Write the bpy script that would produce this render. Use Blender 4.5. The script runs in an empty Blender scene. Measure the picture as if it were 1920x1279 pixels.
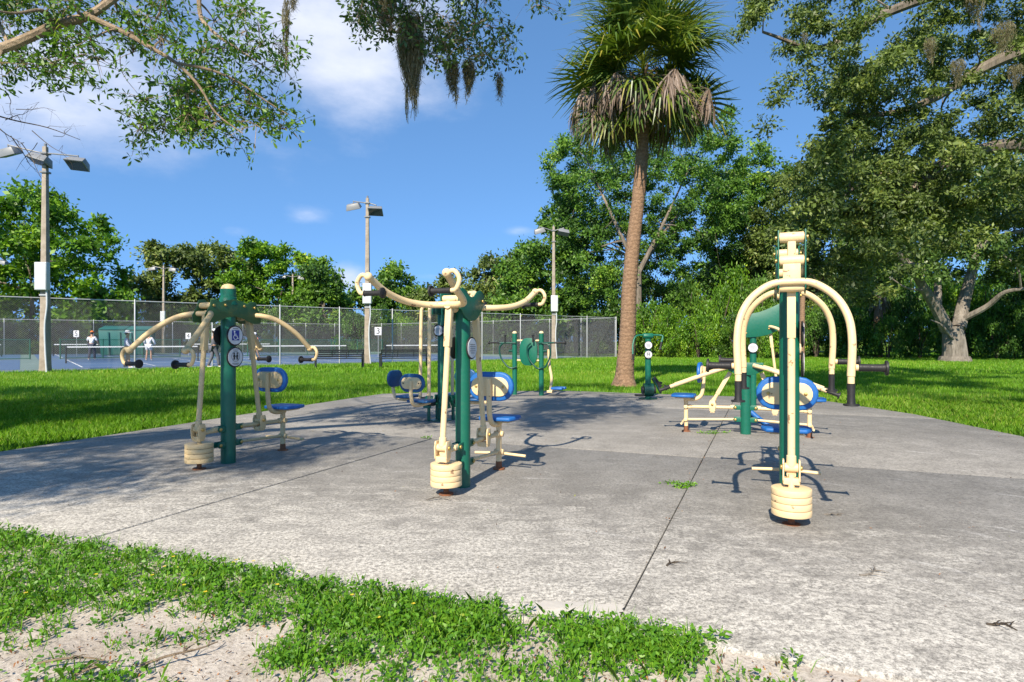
import bpy, bmesh, math, random
import numpy as np
from mathutils import Vector, Matrix, noise as mnoise

# ------------------------------------------------------------------ camera, world, sun, exposure
F, H, CX, CY = 1150.0, 1.25, 960.0, 639.5            # focal length in photo pixels, eye height, image centre
scene = bpy.context.scene
cam_d = bpy.data.cameras.new('camera'); cam = bpy.data.objects.new('camera', cam_d)
scene.collection.objects.link(cam); scene.camera = cam
cam.location = (0, 0, H); cam.rotation_euler = (math.radians(90), 0, 0)
cam_d.sensor_width = 36; cam_d.lens = 36 * F / 1920; cam_d.clip_end = 4000; cam_d.clip_start = 0.05

SUN_AZ, SUN_EL = math.radians(19.5), math.radians(39)  # light travels 19.5 deg right of +Y
sun_dir = Vector((math.sin(SUN_AZ)*math.cos(SUN_EL), math.cos(SUN_AZ)*math.cos(SUN_EL), -math.sin(SUN_EL)))
sl = bpy.data.lights.new('sun', 'SUN'); sl.energy = 4.5; sl.angle = math.radians(0.53); sl.color = (1.0, 0.90, 0.74)
so = bpy.data.objects.new('sun', sl); scene.collection.objects.link(so)
so.rotation_euler = sun_dir.to_track_quat('-Z', 'Y').to_euler(); so.location = (0, 0, 60)

world = bpy.data.worlds.new('World'); scene.world = world; world.use_nodes = True
wn, wl = world.node_tree.nodes, world.node_tree.links
wn.clear()
w_out = wn.new('ShaderNodeOutputWorld'); w_bg = wn.new('ShaderNodeBackground')
sky = wn.new('ShaderNodeTexSky'); sky.sky_type = 'NISHITA'; sky.sun_disc = False
sky.sun_elevation = SUN_EL; sky.sun_rotation = math.pi + SUN_AZ
sky.air_density = 1.0; sky.dust_density = 0.0; sky.ozone_density = 3.0; sky.altitude = 2600
w_bg.inputs['Strength'].default_value = 0.125
def view_dir(px, py):
    return Vector(((px-CX)/F, 1, (CY-py)/F)).normalized()
tc = wn.new('ShaderNodeTexCoord')
def wmath(op, a, b=None, c=None, clamp=False):
    n = wn.new('ShaderNodeMath'); n.operation = op; n.use_clamp = clamp
    for i, s in enumerate((a, b, c)):
        if s is None: continue
        if isinstance(s, (int, float)): n.inputs[i].default_value = s
        else: wl.new(s, n.inputs[i])
    return n.outputs[0]
wnz = wn.new('ShaderNodeTexNoise'); wnz.inputs['Scale'].default_value = 5.5; wnz.inputs['Detail'].default_value = 8; wnz.inputs['Roughness'].default_value = 0.58
wmap = wn.new('ShaderNodeMapping'); wmap.inputs['Scale'].default_value = (1, 1, 2.2)
wl.new(tc.outputs['Generated'], wmap.inputs['Vector']); wl.new(wmap.outputs[0], wnz.inputs['Vector'])
wnz2 = wn.new('ShaderNodeTexNoise'); wnz2.inputs['Scale'].default_value = 1.7; wnz2.inputs['Detail'].default_value = 3
wl.new(wmap.outputs[0], wnz2.inputs['Vector'])
blob_sum = None
# clouds: the bank upper left, small puffs near the tree line
for (px, py, rx, ry, amp) in ((640, 60, 270, 165, .86), (120, 170, 330, 130, .80), (420, 150, 260, 120, .5), (-250, 60, 420, 200, .8), (575, 405, 62, 22, .40), (436, 432, 46, 16, .44), (655, 525, 46, 34, .85),
                              (972, 434, 44, 14, .42), (810, 520, 60, 12, .45), (480, -220, 600, 160, .6), (1750, -500, 500, 220, .7), (2600, 300, 400, 160, .6), (-900, 350, 400, 130, .6)):
    c = view_dir(px, py)
    sub = wn.new('ShaderNodeVectorMath'); sub.operation = 'SUBTRACT'; wl.new(tc.outputs['Generated'], sub.inputs[0]); sub.inputs[1].default_value = c
    mul = wn.new('ShaderNodeVectorMath'); mul.operation = 'MULTIPLY'; wl.new(sub.outputs[0], mul.inputs[0])
    k = F / math.sqrt(1+((px-CX)/F)**2+((CY-py)/F)**2)**-1 / 1.0
    k = F
    mul.inputs[1].default_value = (k/rx, k/rx, k/ry)
    ln = wn.new('ShaderNodeVectorMath'); ln.operation = 'LENGTH'; wl.new(mul.outputs[0], ln.inputs[0])
    g = wmath('MULTIPLY', wmath('SUBTRACT', 1.25, ln.outputs['Value'], clamp=True), amp)
    blob_sum = g if blob_sum is None else wmath('MAXIMUM', blob_sum, g)
cl = wmath('ADD', blob_sum, wmath('MULTIPLY', wmath('SUBTRACT', wnz.outputs[0], 0.5), 1.15))
mr = wn.new('ShaderNodeMapRange'); mr.interpolation_type = 'SMOOTHSTEP'
mr.inputs['From Min'].default_value = 0.18; mr.inputs['From Max'].default_value = 1.15; mr.inputs['To Max'].default_value = 0.85
wl.new(cl, mr.inputs['Value'])
mask = wmath('MULTIPLY', mr.outputs[0], wmath('GREATER_THAN', blob_sum, 0.001))
shade = wn.new('ShaderNodeMix'); shade.data_type = 'RGBA'          # whiter and greyer parts of the clouds
shade.inputs['A'].default_value = (2.8, 3.1, 4.0, 1); shade.inputs['B'].default_value = (4.7, 4.8, 5.3, 1)
mr2 = wn.new('ShaderNodeMapRange'); mr2.inputs['From Min'].default_value = .38; mr2.inputs['From Max'].default_value = .62
wl.new(wnz2.outputs[0], mr2.inputs['Value']); wl.new(mr2.outputs[0], shade.inputs['Factor'])
tint = wn.new('ShaderNodeMix'); tint.data_type = 'RGBA'; tint.blend_type = 'MULTIPLY'; tint.inputs['Factor'].default_value = 1
tint.inputs['B'].default_value = (1.0, 1.28, 1.32, 1)
svec = wn.new('ShaderNodeVectorMath'); svec.operation = 'ADD'; svec.inputs[1].default_value = (0, 0, .30)   # clear dry air: little paling towards the horizon
wl.new(tc.outputs['Generated'], svec.inputs[0]); snrm = wn.new('ShaderNodeVectorMath'); snrm.operation = 'NORMALIZE'; wl.new(svec.outputs[0], snrm.inputs[0]); wl.new(snrm.outputs[0], sky.inputs[0])
wl.new(sky.outputs[0], tint.inputs['A'])
wmix = wn.new('ShaderNodeMix'); wmix.data_type = 'RGBA'
wl.new(mask, wmix.inputs['Factor']); wl.new(tint.outputs['Result'], wmix.inputs['A']); wl.new(shade.outputs['Result'], wmix.inputs['B'])
wl.new(wmix.outputs['Result'], w_bg.inputs['Color']); wl.new(w_bg.outputs[0], w_out.inputs['Surface'])

vs = scene.view_settings
vs.view_transform = 'Standard'; vs.look = 'None'; vs.gamma = 1; vs.exposure = 0.95; vs.use_curve_mapping = False

# ------------------------------------------------------------------ helpers
R = random.Random(7)
rng = np.random.default_rng(11)
col = scene.collection
Z = Vector((0, 0, 1))
ANG = math.radians(22.4)
U0 = Vector((math.sin(ANG), math.cos(ANG), 0)); V0 = Vector((math.cos(ANG), -math.sin(ANG), 0))   # grid of the gym court
def P(px, py, d): return Vector(((px-CX)/F*d, d, H+(CY-py)/F*d))
def G(px, py, z=0.0): return P(px, py, F*(H-z)/(py-CY))
def pix(p): return (CX+F*p[0]/p[1], CY-F*(p[2]-H)/p[1]) if p[1] > .05 else (1e9, 1e9)

def EU(x, y): return U0.x*x+U0.y*y-.045*(V0.x*x+V0.y*y)      # distance coordinate square to the slab's front edge (edge at 2.63)
def tag(o, label=None, cat=None, group=None, kind=None):
    if label: o['label'] = label
    if cat: o['category'] = cat
    if group: o['group'] = group
    if kind: o['kind'] = kind
    return o
def empty(name, loc, label=None, cat=None, group=None, rz=0):
    o = bpy.data.objects.new(name, None); col.objects.link(o); o.location = loc; o.rotation_euler = (0, 0, rz)
    o.empty_display_size = .1
    return tag(o, label, cat, group)
def link(name, me, mat, parent=None):
    if mat is not None and not me.materials: me.materials.append(mat)
    o = bpy.data.objects.new(name, me); col.objects.link(o)
    if parent is not None: o.parent = parent
    return o
def copy_tree(o, parent=None):
    c = o.copy(); col.objects.link(c); c.parent = parent
    for ch in o.children: copy_tree(ch, c)
    return c
def smooth(pts, n=6):
    pts = [Vector(p) for p in pts]; out = []
    for i in range(len(pts)-1):
        p0 = pts[i-1] if i else pts[i]*2-pts[i+1]; p1, p2 = pts[i], pts[i+1]
        p3 = pts[i+2] if i+2 < len(pts) else p2*2-p1
        for k in range(n):
            t = k/n
            out.append(.5*((2*p1)+(p2-p0)*t+(2*p0-5*p1+4*p2-p3)*t*t+(3*p1-p0-3*p2+p3)*t**3))
    out.append(pts[-1]); return out
class MB:
    def __init__(self): self.v = []; self.f = []
    def tube(self, pts, r, n=12, cap=True):
        pts = [Vector(p) for p in pts]; m = len(pts)
        rs = r if isinstance(r, (list, tuple)) else [r]*m
        t0 = (pts[1]-pts[0]).normalized()
        a = t0.orthogonal().normalized(); base = len(self.v)
        for i, p in enumerate(pts):
            t = (pts[min(i+1, m-1)]-pts[max(i-1, 0)])
            t = t.normalized() if t.length > 1e-9 else t0
            a = a-t*a.dot(t); a = a.normalized() if a.length > 1e-6 else t.orthogonal().normalized()
            b = t.cross(a)
            for k in range(n):
                q = 2*math.pi*k/n; self.v.append(p+(a*math.cos(q)+b*math.sin(q))*rs[i])
        for i in range(m-1):
            for k in range(n):
                k2 = (k+1) % n
                self.f.append((base+i*n+k, base+i*n+k2, base+(i+1)*n+k2, base+(i+1)*n+k))
        if cap:
            self.f.append(tuple(base+k for k in range(n))[::-1]); self.f.append(tuple(base+(m-1)*n+k for k in range(n)))
        return self
    def cyl(self, p0, p1, r, n=14): return self.tube([p0, p1], r, n)
    def rod(self, p0, p1, r, n=14, e=.3):
        """cylinder with rounded ends"""
        p0, p1 = Vector(p0), Vector(p1); t = (p1-p0).normalized(); c = r*e
        return self.tube([p0, p0+t*c*.35, p0+t*c, p1-t*c, p1-t*c*.35, p1], [r-c, r-c*.35, r, r, r-c*.35, r-c], n)
    def box(self, c, h, ax=None):
        c = Vector(c); ax = ax or (Vector((1, 0, 0)), Vector((0, 1, 0)), Z); b = len(self.v)
        for sx in (-1, 1):
            for sy in (-1, 1):
                for sz in (-1, 1): self.v.append(c+ax[0]*sx*h[0]+ax[1]*sy*h[1]+ax[2]*sz*h[2])
        flip = ax[0].cross(ax[1]).dot(ax[2]) < 0
        for q in ((0, 1, 3, 2), (4, 6, 7, 5), (0, 4, 5, 1), (2, 3, 7, 6), (0, 2, 6, 4), (1, 5, 7, 3)):
            self.f.append(tuple(b+i for i in (q[::-1] if flip else q)))
        return self
    def prism(self, outline, o, e1, e2, th):
        """polygon outline (a,b) in the plane e1,e2 at o, thickness th along e1 x e2"""
        o = Vector(o); nrm = e1.cross(e2).normalized(); b = len(self.v); n = len(outline)
        for s in (0, 1):
            for (x, y) in outline: self.v.append(o+e1*x+e2*y+nrm*th*(s-.5))
        self.f.append(tuple(b+i for i in range(n))[::-1]); self.f.append(tuple(b+n+i for i in range(n)))
        for i in range(n):
            j = (i+1) % n; self.f.append((b+i, b+j, b+n+j, b+n+i))
        return self
    def sphere(self, c, r, sc=(1, 1, 1), n=12, m=8):
        c = Vector(c); b = len(self.v)
        for i in range(m+1):
            th = math.pi*i/m
            for k in range(n):
                q = 2*math.pi*k/n
                self.v.append(c+Vector((r*sc[0]*math.sin(th)*math.cos(q), r*sc[1]*math.sin(th)*math.sin(q), r*sc[2]*math.cos(th))))
        for i in range(m):
            for k in range(n):
                k2 = (k+1) % n; self.f.append((b+i*n+k, b+(i+1)*n+k, b+(i+1)*n+k2, b+i*n+k2))
        return self
    def lathe(self, prof, c, n=24):
        c = Vector(c); b = len(self.v); m = len(prof)
        for (r, z) in prof:
            for k in range(n):
                q = 2*math.pi*k/n; self.v.append(c+Vector((r*math.cos(q), r*math.sin(q), z)))
        for i in range(m-1):
            for k in range(n):
                k2 = (k+1) % n; self.f.append((b+i*n+k, b+i*n+k2, b+(i+1)*n+k2, b+(i+1)*n+k))
        self.f.append(tuple(b+k for k in range(n))[::-1]); self.f.append(tuple(b+(m-1)*n+k for k in range(n)))
        return self
    def mesh(self, name, bevel=0, segs=2, flat=False, fix=True):
        me = bpy.data.meshes.new(name); me.from_pydata([tuple(v) for v in self.v], [], self.f)
        bm = bmesh.new(); bm.from_mesh(me)
        bmesh.ops.remove_doubles(bm, verts=bm.verts, dist=1e-6)
        if fix: bmesh.ops.recalc_face_normals(bm, faces=bm.faces)
        if bevel:
            es = [e for e in bm.edges if len(e.link_faces) == 2 and e.calc_face_angle(0) > .7]
            bmesh.ops.bevel(bm, geom=es, offset=bevel, segments=segs, affect='EDGES', profile=.5, clamp_overlap=True)
        bm.to_mesh(me); bm.free()
        if not flat:
            for p in me.polygons: p.use_smooth = True
            me.set_sharp_from_angle(angle=math.radians(42))
        return me
    def build(self, name, mat, parent=None, bevel=0, **k):
        return link(name, self.mesh(name, bevel, **k), mat, parent)

def np_mesh(name, verts, nper, mat, var=None, tri_idx=None):
    """many separate faces of nper vertices each (verts: (N*nper,3))"""
    me = bpy.data.meshes.new(name); nv = len(verts); nf = nv//nper
    me.vertices.add(nv); me.vertices.foreach_set('co', np.asarray(verts, dtype=np.float32).ravel())
    me.loops.add(nv); me.loops.foreach_set('vertex_index', np.arange(nv, dtype=np.int32))
    me.polygons.add(nf); me.polygons.foreach_set('loop_start', np.arange(0, nv, nper, dtype=np.int32))
    me.polygons.foreach_set('loop_total', np.full(nf, nper, dtype=np.int32))
    if var is not None:
        a = me.attributes.new('var', 'FLOAT', 'FACE'); a.data.foreach_set('value', np.asarray(var, dtype=np.float32))
    me.update(calc_edges=True); me.materials.append(mat)
    return me

# ------------------------------------------------------------------ materials
def new_mat(name):
    m = bpy.data.materials.new(name); m.use_nodes = True; nt = m.node_tree; nt.nodes.clear()
    out = nt.nodes.new('ShaderNodeOutputMaterial'); b = nt.nodes.new('ShaderNodeBsdfPrincipled')
    nt.links.new(b.outputs[0], out.inputs['Surface']); return m, nt, b, out
def nnoise(nt, scale, detail=5, rough=.6, vec=None, dist=0):
    n = nt.nodes.new('ShaderNodeTexNoise'); n.inputs['Scale'].default_value = scale; n.inputs['Detail'].default_value = detail
    n.inputs['Roughness'].default_value = rough; n.inputs['Distortion'].default_value = dist
    if vec is not None: nt.links.new(vec, n.inputs['Vector'])
    return n.outputs[0]
def nramp(nt, fac, stops, interp='LINEAR'):
    r = nt.nodes.new('ShaderNodeValToRGB'); r.color_ramp.interpolation = interp; e = r.color_ramp.elements
    while len(e) < len(stops): e.new(.5)
    for i, (p, c) in enumerate(stops):
        e[i].position = p; e[i].color = (c, c, c, 1) if isinstance(c, (int, float)) else (*c, 1)
    nt.links.new(fac, r.inputs[0]); return r.outputs[0]
def nmix(nt, fac, a, b, mode='MIX'):
    m = nt.nodes.new('ShaderNodeMix'); m.data_type = 'RGBA'; m.blend_type = mode
    for key, s in (('Factor', fac), ('A', a), ('B', b)):
        if isinstance(s, (int, float)): m.inputs[key].default_value = s if key == 'Factor' else (s, s, s, 1)
        elif isinstance(s, tuple): m.inputs[key].default_value = (*s, 1)
        else: nt.links.new(s, m.inputs[key])
    return m.outputs['Result']
def nmath(nt, op, a, b=None, clamp=False):
    n = nt.nodes.new('ShaderNodeMath'); n.operation = op; n.use_clamp = clamp
    for i, s in enumerate((a, b)):
        if s is None: continue
        if isinstance(s, (int, float)): n.inputs[i].default_value = s
        else: nt.links.new(s, n.inputs[i])
    return n.outputs[0]
def nbump(nt, b, h, strength=.3, dist=.01):
    n = nt.nodes.new('ShaderNodeBump'); n.inputs['Strength'].default_value = strength; n.inputs['Distance'].default_value = dist
    nt.links.new(h, n.inputs['Height']); nt.links.new(n.outputs[0], b.inputs['Normal'])
def ncoord(nt, kind='Object', scale=None, rot=None):
    t = nt.nodes.new('ShaderNodeTexCoord'); o = t.outputs[kind]
    if scale or rot:
        m = nt.nodes.new('ShaderNodeMapping')
        if scale: m.inputs['Scale'].default_value = scale
        if rot: m.inputs['Rotation'].default_value = rot
        nt.links.new(o, m.inputs['Vector']); o = m.outputs[0]
    return o
def paint(name, c, rough=.42, dirt=.25, dirt_c=(.12, .08, .04), scale=9, chips=0, metal=0, spec=.5):
    m, nt, b, _ = new_mat(name); co = ncoord(nt)
    n1 = nnoise(nt, scale, 8, .65, co); n2 = nnoise(nt, scale*6, 6, .6, co)
    cc = nmix(nt, nramp(nt, n1, ((.35, 0), (.75, 1))), tuple(x*.88 for x in c), tuple(min(1, x*1.06) for x in c))
    f = nmath(nt, 'MULTIPLY', nramp(nt, n1, ((.5, 0), (.78, 1))), nramp(nt, n2, ((.35, 0), (.7, 1))))
    cc = nmix(nt, nmath(nt, 'MULTIPLY', f, dirt), cc, dirt_c)
    if chips:
        n3 = nnoise(nt, scale*3.3, 3, .5, co)
        cc = nmix(nt, nramp(nt, n3, ((.66, 0), (.69, chips))), cc, (.17, .07, .03))
    nt.links.new(cc, b.inputs['Base Color']); b.inputs['Metallic'].default_value = metal; b.inputs['Specular IOR Level'].default_value = spec
    nt.links.new(nramp(nt, n2, ((.3, rough*.8), (.75, min(1, rough*1.35)))), b.inputs['Roughness'])
    nbump(nt, b, n2, .06, .004); return m
def leafmat(name, stops, trans=.38, rough=.48, spec=.35):
    m, nt, b, out = new_mat(name)
    a = nt.nodes.new('ShaderNodeAttribute'); a.attribute_name = 'var'
    c = nramp(nt, a.outputs['Fac'], stops)
    nt.links.new(c, b.inputs['Base Color']); b.inputs['Roughness'].default_value = rough; b.inputs['Specular IOR Level'].default_value = spec
    t = nt.nodes.new('ShaderNodeBsdfTranslucent'); mx = nt.nodes.new('ShaderNodeMixShader'); mx.inputs[0].default_value = trans
    tcol = nmix(nt, 1.0, c, (1.25, 1.3, .55), 'MULTIPLY'); nt.links.new(tcol, t.inputs['Color'])
    nt.links.new(b.outputs[0], mx.inputs[1]); nt.links.new(t.outputs[0], mx.inputs[2]); nt.links.new(mx.outputs[0], out.inputs['Surface'])
    return m
M = {}
M['beige'] = paint('beige paint', (.76, .565, .31), .52, .6, (.34, .20, .08), 5, .75)
M['beige_old'] = paint('beige paint with mildew', (.62, .46, .24), .5, .95, (.10, .075, .03), 16, .7)
M['green'] = paint('green paint', (.004, .115, .068), .4, .45, (.03, .075, .05), 5)
M['green_dk'] = paint('dark green paint', (.006, .06, .04), .35, .3, (.02, .03, .02), 8)
M['green_old'] = paint('green paint gone yellow', (.03, .10, .035), .36, .95, (.20, .14, .015), 11)
M['blue'] = paint('blue plastic', (.008, .11, .37), .5, .5, (.05, .14, .30), 9)
M['blue_dk'] = paint('dark blue plastic', (.006, .07, .20), .42, .2, (.03, .04, .05), 14)
M['rubber'] = paint('black rubber', (.018, .017, .018), .55, .3, (.08, .08, .08), 18, spec=.35)
M['bolt'] = paint('yellow zinc bolt', (.55, .38, .12), .35, .5, (.15, .08, .02), 30, metal=.7)
M['rust'] = paint('rusty steel', (.20, .075, .03), .8, .8, (.06, .03, .02), 30)
M['black'] = paint('black metal', (.012, .013, .014), .4, .2, (.06, .05, .05), 12)
M['white'] = paint('white sign face', (.62, .62, .64), .45, .3, (.4, .4, .38), 10)
M['grey'] = paint('grey print', (.22, .22, .23), .5)
M['signblue'] = paint('sign blue', (.012, .025, .26), .4, .1)
M['galv'] = paint('galvanised steel', (.42, .43, .43), .45, .3, (.2, .2, .19), 15, metal=.35)
M['wire'] = paint('weathered fence wire', (.17, .175, .175), .6, .3, (.1, .1, .09), 15)
M['cabinet'] = paint('pale grey cabinet', (.50, .52, .54), .45, .25, (.3, .29, .27), 5)
M['lamp'] = paint('flood lamp grey', (.19, .195, .20), .4, .4, (.12, .1, .08), 9)
M['teal'] = paint('teal paint', (.018, .12, .105), .5, .4, (.03, .08, .07), 3)
M['court_green'] = paint('green fence paint', (.006, .09, .055), .4, .2)
M['cord'] = paint('net tape white', (.75, .75, .74), .7, .3, (.4, .4, .38), 4)

def poly_in(poly, x, y):
    ins = False; n = len(poly); j = n-1
    for i in range(n):
        xi, yi = poly[i]; xj, yj = poly[j]
        if (yi > y) != (yj > y) and x < (xj-xi)*(y-yi)/(yj-yi)+xi: ins = not ins
        j = i
    return ins
def sample_poly(poly, r):
    xs = [p[0] for p in poly]; ys = [p[1] for p in poly]
    while True:
        x = r.uniform(min(xs), max(xs)); y = r.uniform(min(ys), max(ys))
        if poly_in(poly, x, y): return x, y
# ------------------------------------------------------------------ the ground
def ground_mats():
    m, nt, b, _ = new_mat('lawn soil and thatch'); co = ncoord(nt)
    n1 = nnoise(nt, .35, 5, .6, co); n2 = nnoise(nt, 3.5, 8, .7, co)
    c = nmix(nt, nramp(nt, n2, ((.3, 0), (.7, 1))), (.055, .11, .008), (.15, .23, .018))
    c = nmix(nt, nramp(nt, n1, ((.55, 0), (.8, .5))), c, (.20, .21, .05))
    nt.links.new(c, b.inputs['Base Color']); b.inputs['Roughness'].default_value = .9; b.inputs['Specular IOR Level'].default_value = .1
    nbump(nt, b, nnoise(nt, 14, 8, .75, co), .8, .05); M['lawn'] = m
    m, nt, b, _ = new_mat('pale sand'); co = ncoord(nt)
    n1 = nnoise(nt, 2.2, 6, .65, co); n2 = nnoise(nt, 55, 6, .7, co); n3 = nnoise(nt, 230, 3, .6, co)
    c = nmix(nt, nramp(nt, n1, ((.35, 0), (.7, 1))), (.40, .345, .29), (.58, .525, .46))
    c = nmix(nt, nramp(nt, n2, ((.47, 0), (.68, .8))), c, (.20, .16, .125))
    c = nmix(nt, nramp(nt, n3, ((.62, 0), (.7, .5))), c, (.10, .075, .055))
    nt.links.new(c, b.inputs['Base Color']); b.inputs['Roughness'].default_value = .95; b.inputs['Specular IOR Level'].default_value = .15
    nbump(nt, b, n2, .6, .012); M['sand'] = m
    # weathered concrete: grey with mildew, scraped pale patches and dark spots
    m, nt, b, _ = new_mat('weathered concrete'); geo = nt.nodes.new('ShaderNodeNewGeometry'); co = geo.outputs['Position']
    mp = nt.nodes.new('ShaderNodeMapping'); mp.inputs['Rotation'].default_value = (0, 0, math.radians(35)); mp.inputs['Scale'].default_value = (3.6, 7.5, 1)
    nt.links.new(co, mp.inputs['Vector']); st = mp.outputs[0]
    big = nnoise(nt, .55, 5, .6, co); mid = nnoise(nt, 2.6, 8, .72, co, .4); fine = nnoise(nt, 42, 6, .75, co); streak = nnoise(nt, 1.0, 7, .68, st, .7)
    spk = nnoise(nt, 210, 2, .5, co)
    sep = nt.nodes.new('ShaderNodeSeparateXYZ'); nt.links.new(co, sep.inputs[0])
    u = nmath(nt, 'ADD', nmath(nt, 'MULTIPLY', sep.outputs['X'], U0.x), nmath(nt, 'MULTIPLY', sep.outputs['Y'], U0.y))
    wear = nt.nodes.new('ShaderNodeMapRange'); wear.inputs['From Min'].default_value = 5.6; wear.inputs['From Max'].default_value = 2.5; nt.links.new(u, wear.inputs['Value'])
    c = nmix(nt, nramp(nt, mid, ((.3, 0), (.7, 1))), (.215, .202, .182), (.37, .348, .315))
    c = nmix(nt, nramp(nt, big, ((.45, 0), (.68, .65))), c, (.18, .169, .152))
    # scraped, sand-polished film near the front edge
    wf = nmath(nt, 'ADD', nmath(nt, 'MULTIPLY', wear.outputs[0], .34), streak)
    c = nmix(nt, nmath(nt, 'MULTIPLY', nramp(nt, wf, ((.60, 0), (.84, .85))), nramp(nt, fine, ((.34, .15), (.58, 1)))), c, (.60, .565, .505))
    # sparse swept arcs left by a tyre
    wv = nt.nodes.new('ShaderNodeTexWave'); wv.wave_type = 'RINGS'; wv.rings_direction = 'Z'; wv.inputs['Scale'].default_value = 1.1; wv.inputs['Distortion'].default_value = 2.2; wv.inputs['Detail'].default_value = 4; wv.inputs['Detail Scale'].default_value = 1.6
    mp2 = nt.nodes.new('ShaderNodeMapping'); mp2.inputs['Location'].default_value = (.5, -1.2, 0); nt.links.new(co, mp2.inputs['Vector']); nt.links.new(mp2.outputs[0], wv.inputs['Vector'])
    arc = nmath(nt, 'MULTIPLY', nramp(nt, wv.outputs[1], ((.9, 0), (.98, 1))), nramp(nt, nnoise(nt, 1.4, 4, .6, co), ((.55, 0), (.7, .55))))
    c = nmix(nt, arc, c, (.56, .54, .51))
    vor = nt.nodes.new('ShaderNodeTexVoronoi'); vor.inputs['Scale'].default_value = 5.5; nt.links.new(co, vor.inputs['Vector'])
    spot = nmath(nt, 'MULTIPLY', nramp(nt, vor.outputs['Distance'], ((.05, 1), (.13, 0))), nramp(nt, nnoise(nt, 3.0, 2, .5, co), ((.5, 0), (.62, .75))))
    c = nmix(nt, spot, c, (.10, .095, .09))
    grain = nnoise(nt, 120, 4, .7, co)
    c = nmix(nt, nramp(nt, fine, ((.32, .75), (.56, 0))), c, (.075, .07, .064))
    c = nmix(nt, nramp(nt, grain, ((.36, .6), (.5, 0))), c, (.06, .056, .05))
    c = nmix(nt, nramp(nt, spk, ((.62, 0), (.7, .5))), c, (.5, .48, .46))
    nt.links.new(c, b.inputs['Base Color']); b.inputs['Roughness'].default_value = .88; b.inputs['Specular IOR Level'].default_value = .25
    nbump(nt, b, nmath(nt, 'ADD', fine, nmath(nt, 'MULTIPLY', mid, .6)), .32, .006); M['concrete'] = m
    m, nt, b, _ = new_mat('dark joint dirt'); co = ncoord(nt)
    nt.links.new(nmix(nt, nnoise(nt, 12, 5, .6, co), (.05, .045, .04), (.16, .14, .12)), b.inputs['Base Color']); b.inputs['Roughness'].default_value = .95; M['joint'] = m
    m, nt, b, _ = new_mat('orange pine mulch'); co = ncoord(nt)
    nt.links.new(nmix(nt, nramp(nt, nnoise(nt, 5, 8, .8, co), ((.35, 0), (.65, 1))), (.13, .055, .03), (.42, .20, .11)), b.inputs['Base Color']); b.inputs['Roughness'].default_value = .95; M['mulch'] = m
    for nm, c0, c1 in (('court_blue', (.05, .10, .20), (.07, .135, .25)), ('court_grey', (.11, .17, .16), (.16, .22, .20))):
        m, nt, b, _ = new_mat(nm); co = ncoord(nt)
        nt.links.new(nmix(nt, nramp(nt, nnoise(nt, .6, 6, .65, co), ((.3, 0), (.7, 1))), c0, c1), b.inputs['Base Color']); b.inputs['Roughness'].default_value = .75; M[nm] = m
ground_mats()

def sheet(name, pts, z, mat, kind='structure', parent=None):
    me = bpy.data.meshes.new(name); me.from_pydata([(p[0], p[1], z(p) if callable(z) else z) for p in pts], [], [tuple(range(len(pts)))])
    me.update(); o = link(name, me, mat, parent)
    bm = bmesh.new(); bm.from_mesh(me)
    for f in bm.faces:
        f.normal_update()
        if f.normal.z < 0: f.normal_flip()
    bm.to_mesh(me); bm.free()
    if kind: o['kind'] = kind
    return o
# one large lawn sheet out to the horizon
sheet('lawn', [(-900, -60), (900, -60), (900, 1500), (-900, 1500)], -.06, M['lawn'])

def sand_z(x, y):
    e = max(0, 1-max(0, 2.6-EU(x, y))/.45)
    return -.026+.012*e+(.014-.008*e)*mnoise.noise((x*1.7, y*1.7, 1.3))+.006*mnoise.noise((x*6, y*6, 4))
# sand strip in front of the slab, a real uneven surface
def sand():
    n, m = 300, 150; x0, x1, y0, y1 = -5.5, 3.6, -.6, 5.0
    vs_, fs = [], []
    for j in range(m+1):
        for i in range(n+1):
            x = x0+(x1-x0)*i/n; y = y0+(y1-y0)*j/m
            u = EU(x, y)
            z = sand_z(x, y)+.003*mnoise.noise((x*19, y*19, 7))
            if u > 2.66: z -= .02*min(1, (u-2.66)*6)
            vs_.append((x, y, z))
    for j in range(m):
        for i in range(n):
            a = j*(n+1)+i
            cx = (vs_[a][0]+vs_[a+1][0])/2; cy = (vs_[a][1]+vs_[a+n+1][1])/2
            if EU(cx, cy) < 2.80 and V0.x*cx+V0.y*cy > -6.6: fs.append((a, a+1, a+n+2, a+n+1))
    me = bpy.data.meshes.new('sand_ground'); me.from_pydata(vs_, [], fs); me.validate()
    for p in me.polygons: p.use_smooth = True
    o = link('sand_ground', me, M['sand']); o['kind'] = 'structure'
sand()

# the concrete court: eight-sided outline cut by its joints into slabs
PL = [(2.275, -7.9), (2.77, 3.1), (9.9, 3.1), (12.2, 2.35), (14.7, .9), (14.75, -4.6), (13.9, -6.4), (12.3, -8.4), (8, -8.2), (4.2, -8.0)]   # (u, v)
def uv(u, v, z=0): return U0*u+V0*v+Z*z
plaza = sheet('concrete_court', [uv(u*1.0, v*1.0) for (u, v) in PL], -.022, M['joint'])
def clip(poly, a, b, c):   # keep a*u+b*v<=c
    out = []
    for i in range(len(poly)):
        p, q = poly[i], poly[(i+1) % len(poly)]
        dp, dq = a*p[0]+b*p[1]-c, a*q[0]+b*q[1]-c
        if dp <= 0: out.append(p)
        if (dp < 0 < dq) or (dq < 0 < dp):
            t = dp/(dp-dq); out.append((p[0]+(q[0]-p[0])*t, p[1]+(q[1]-p[1])*t))
    return out
ul = [-5, 6.87, 11.6, 30]; vl = [-30, -3.946-3.34, -3.946, -.606, 30]; gp = .006
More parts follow.
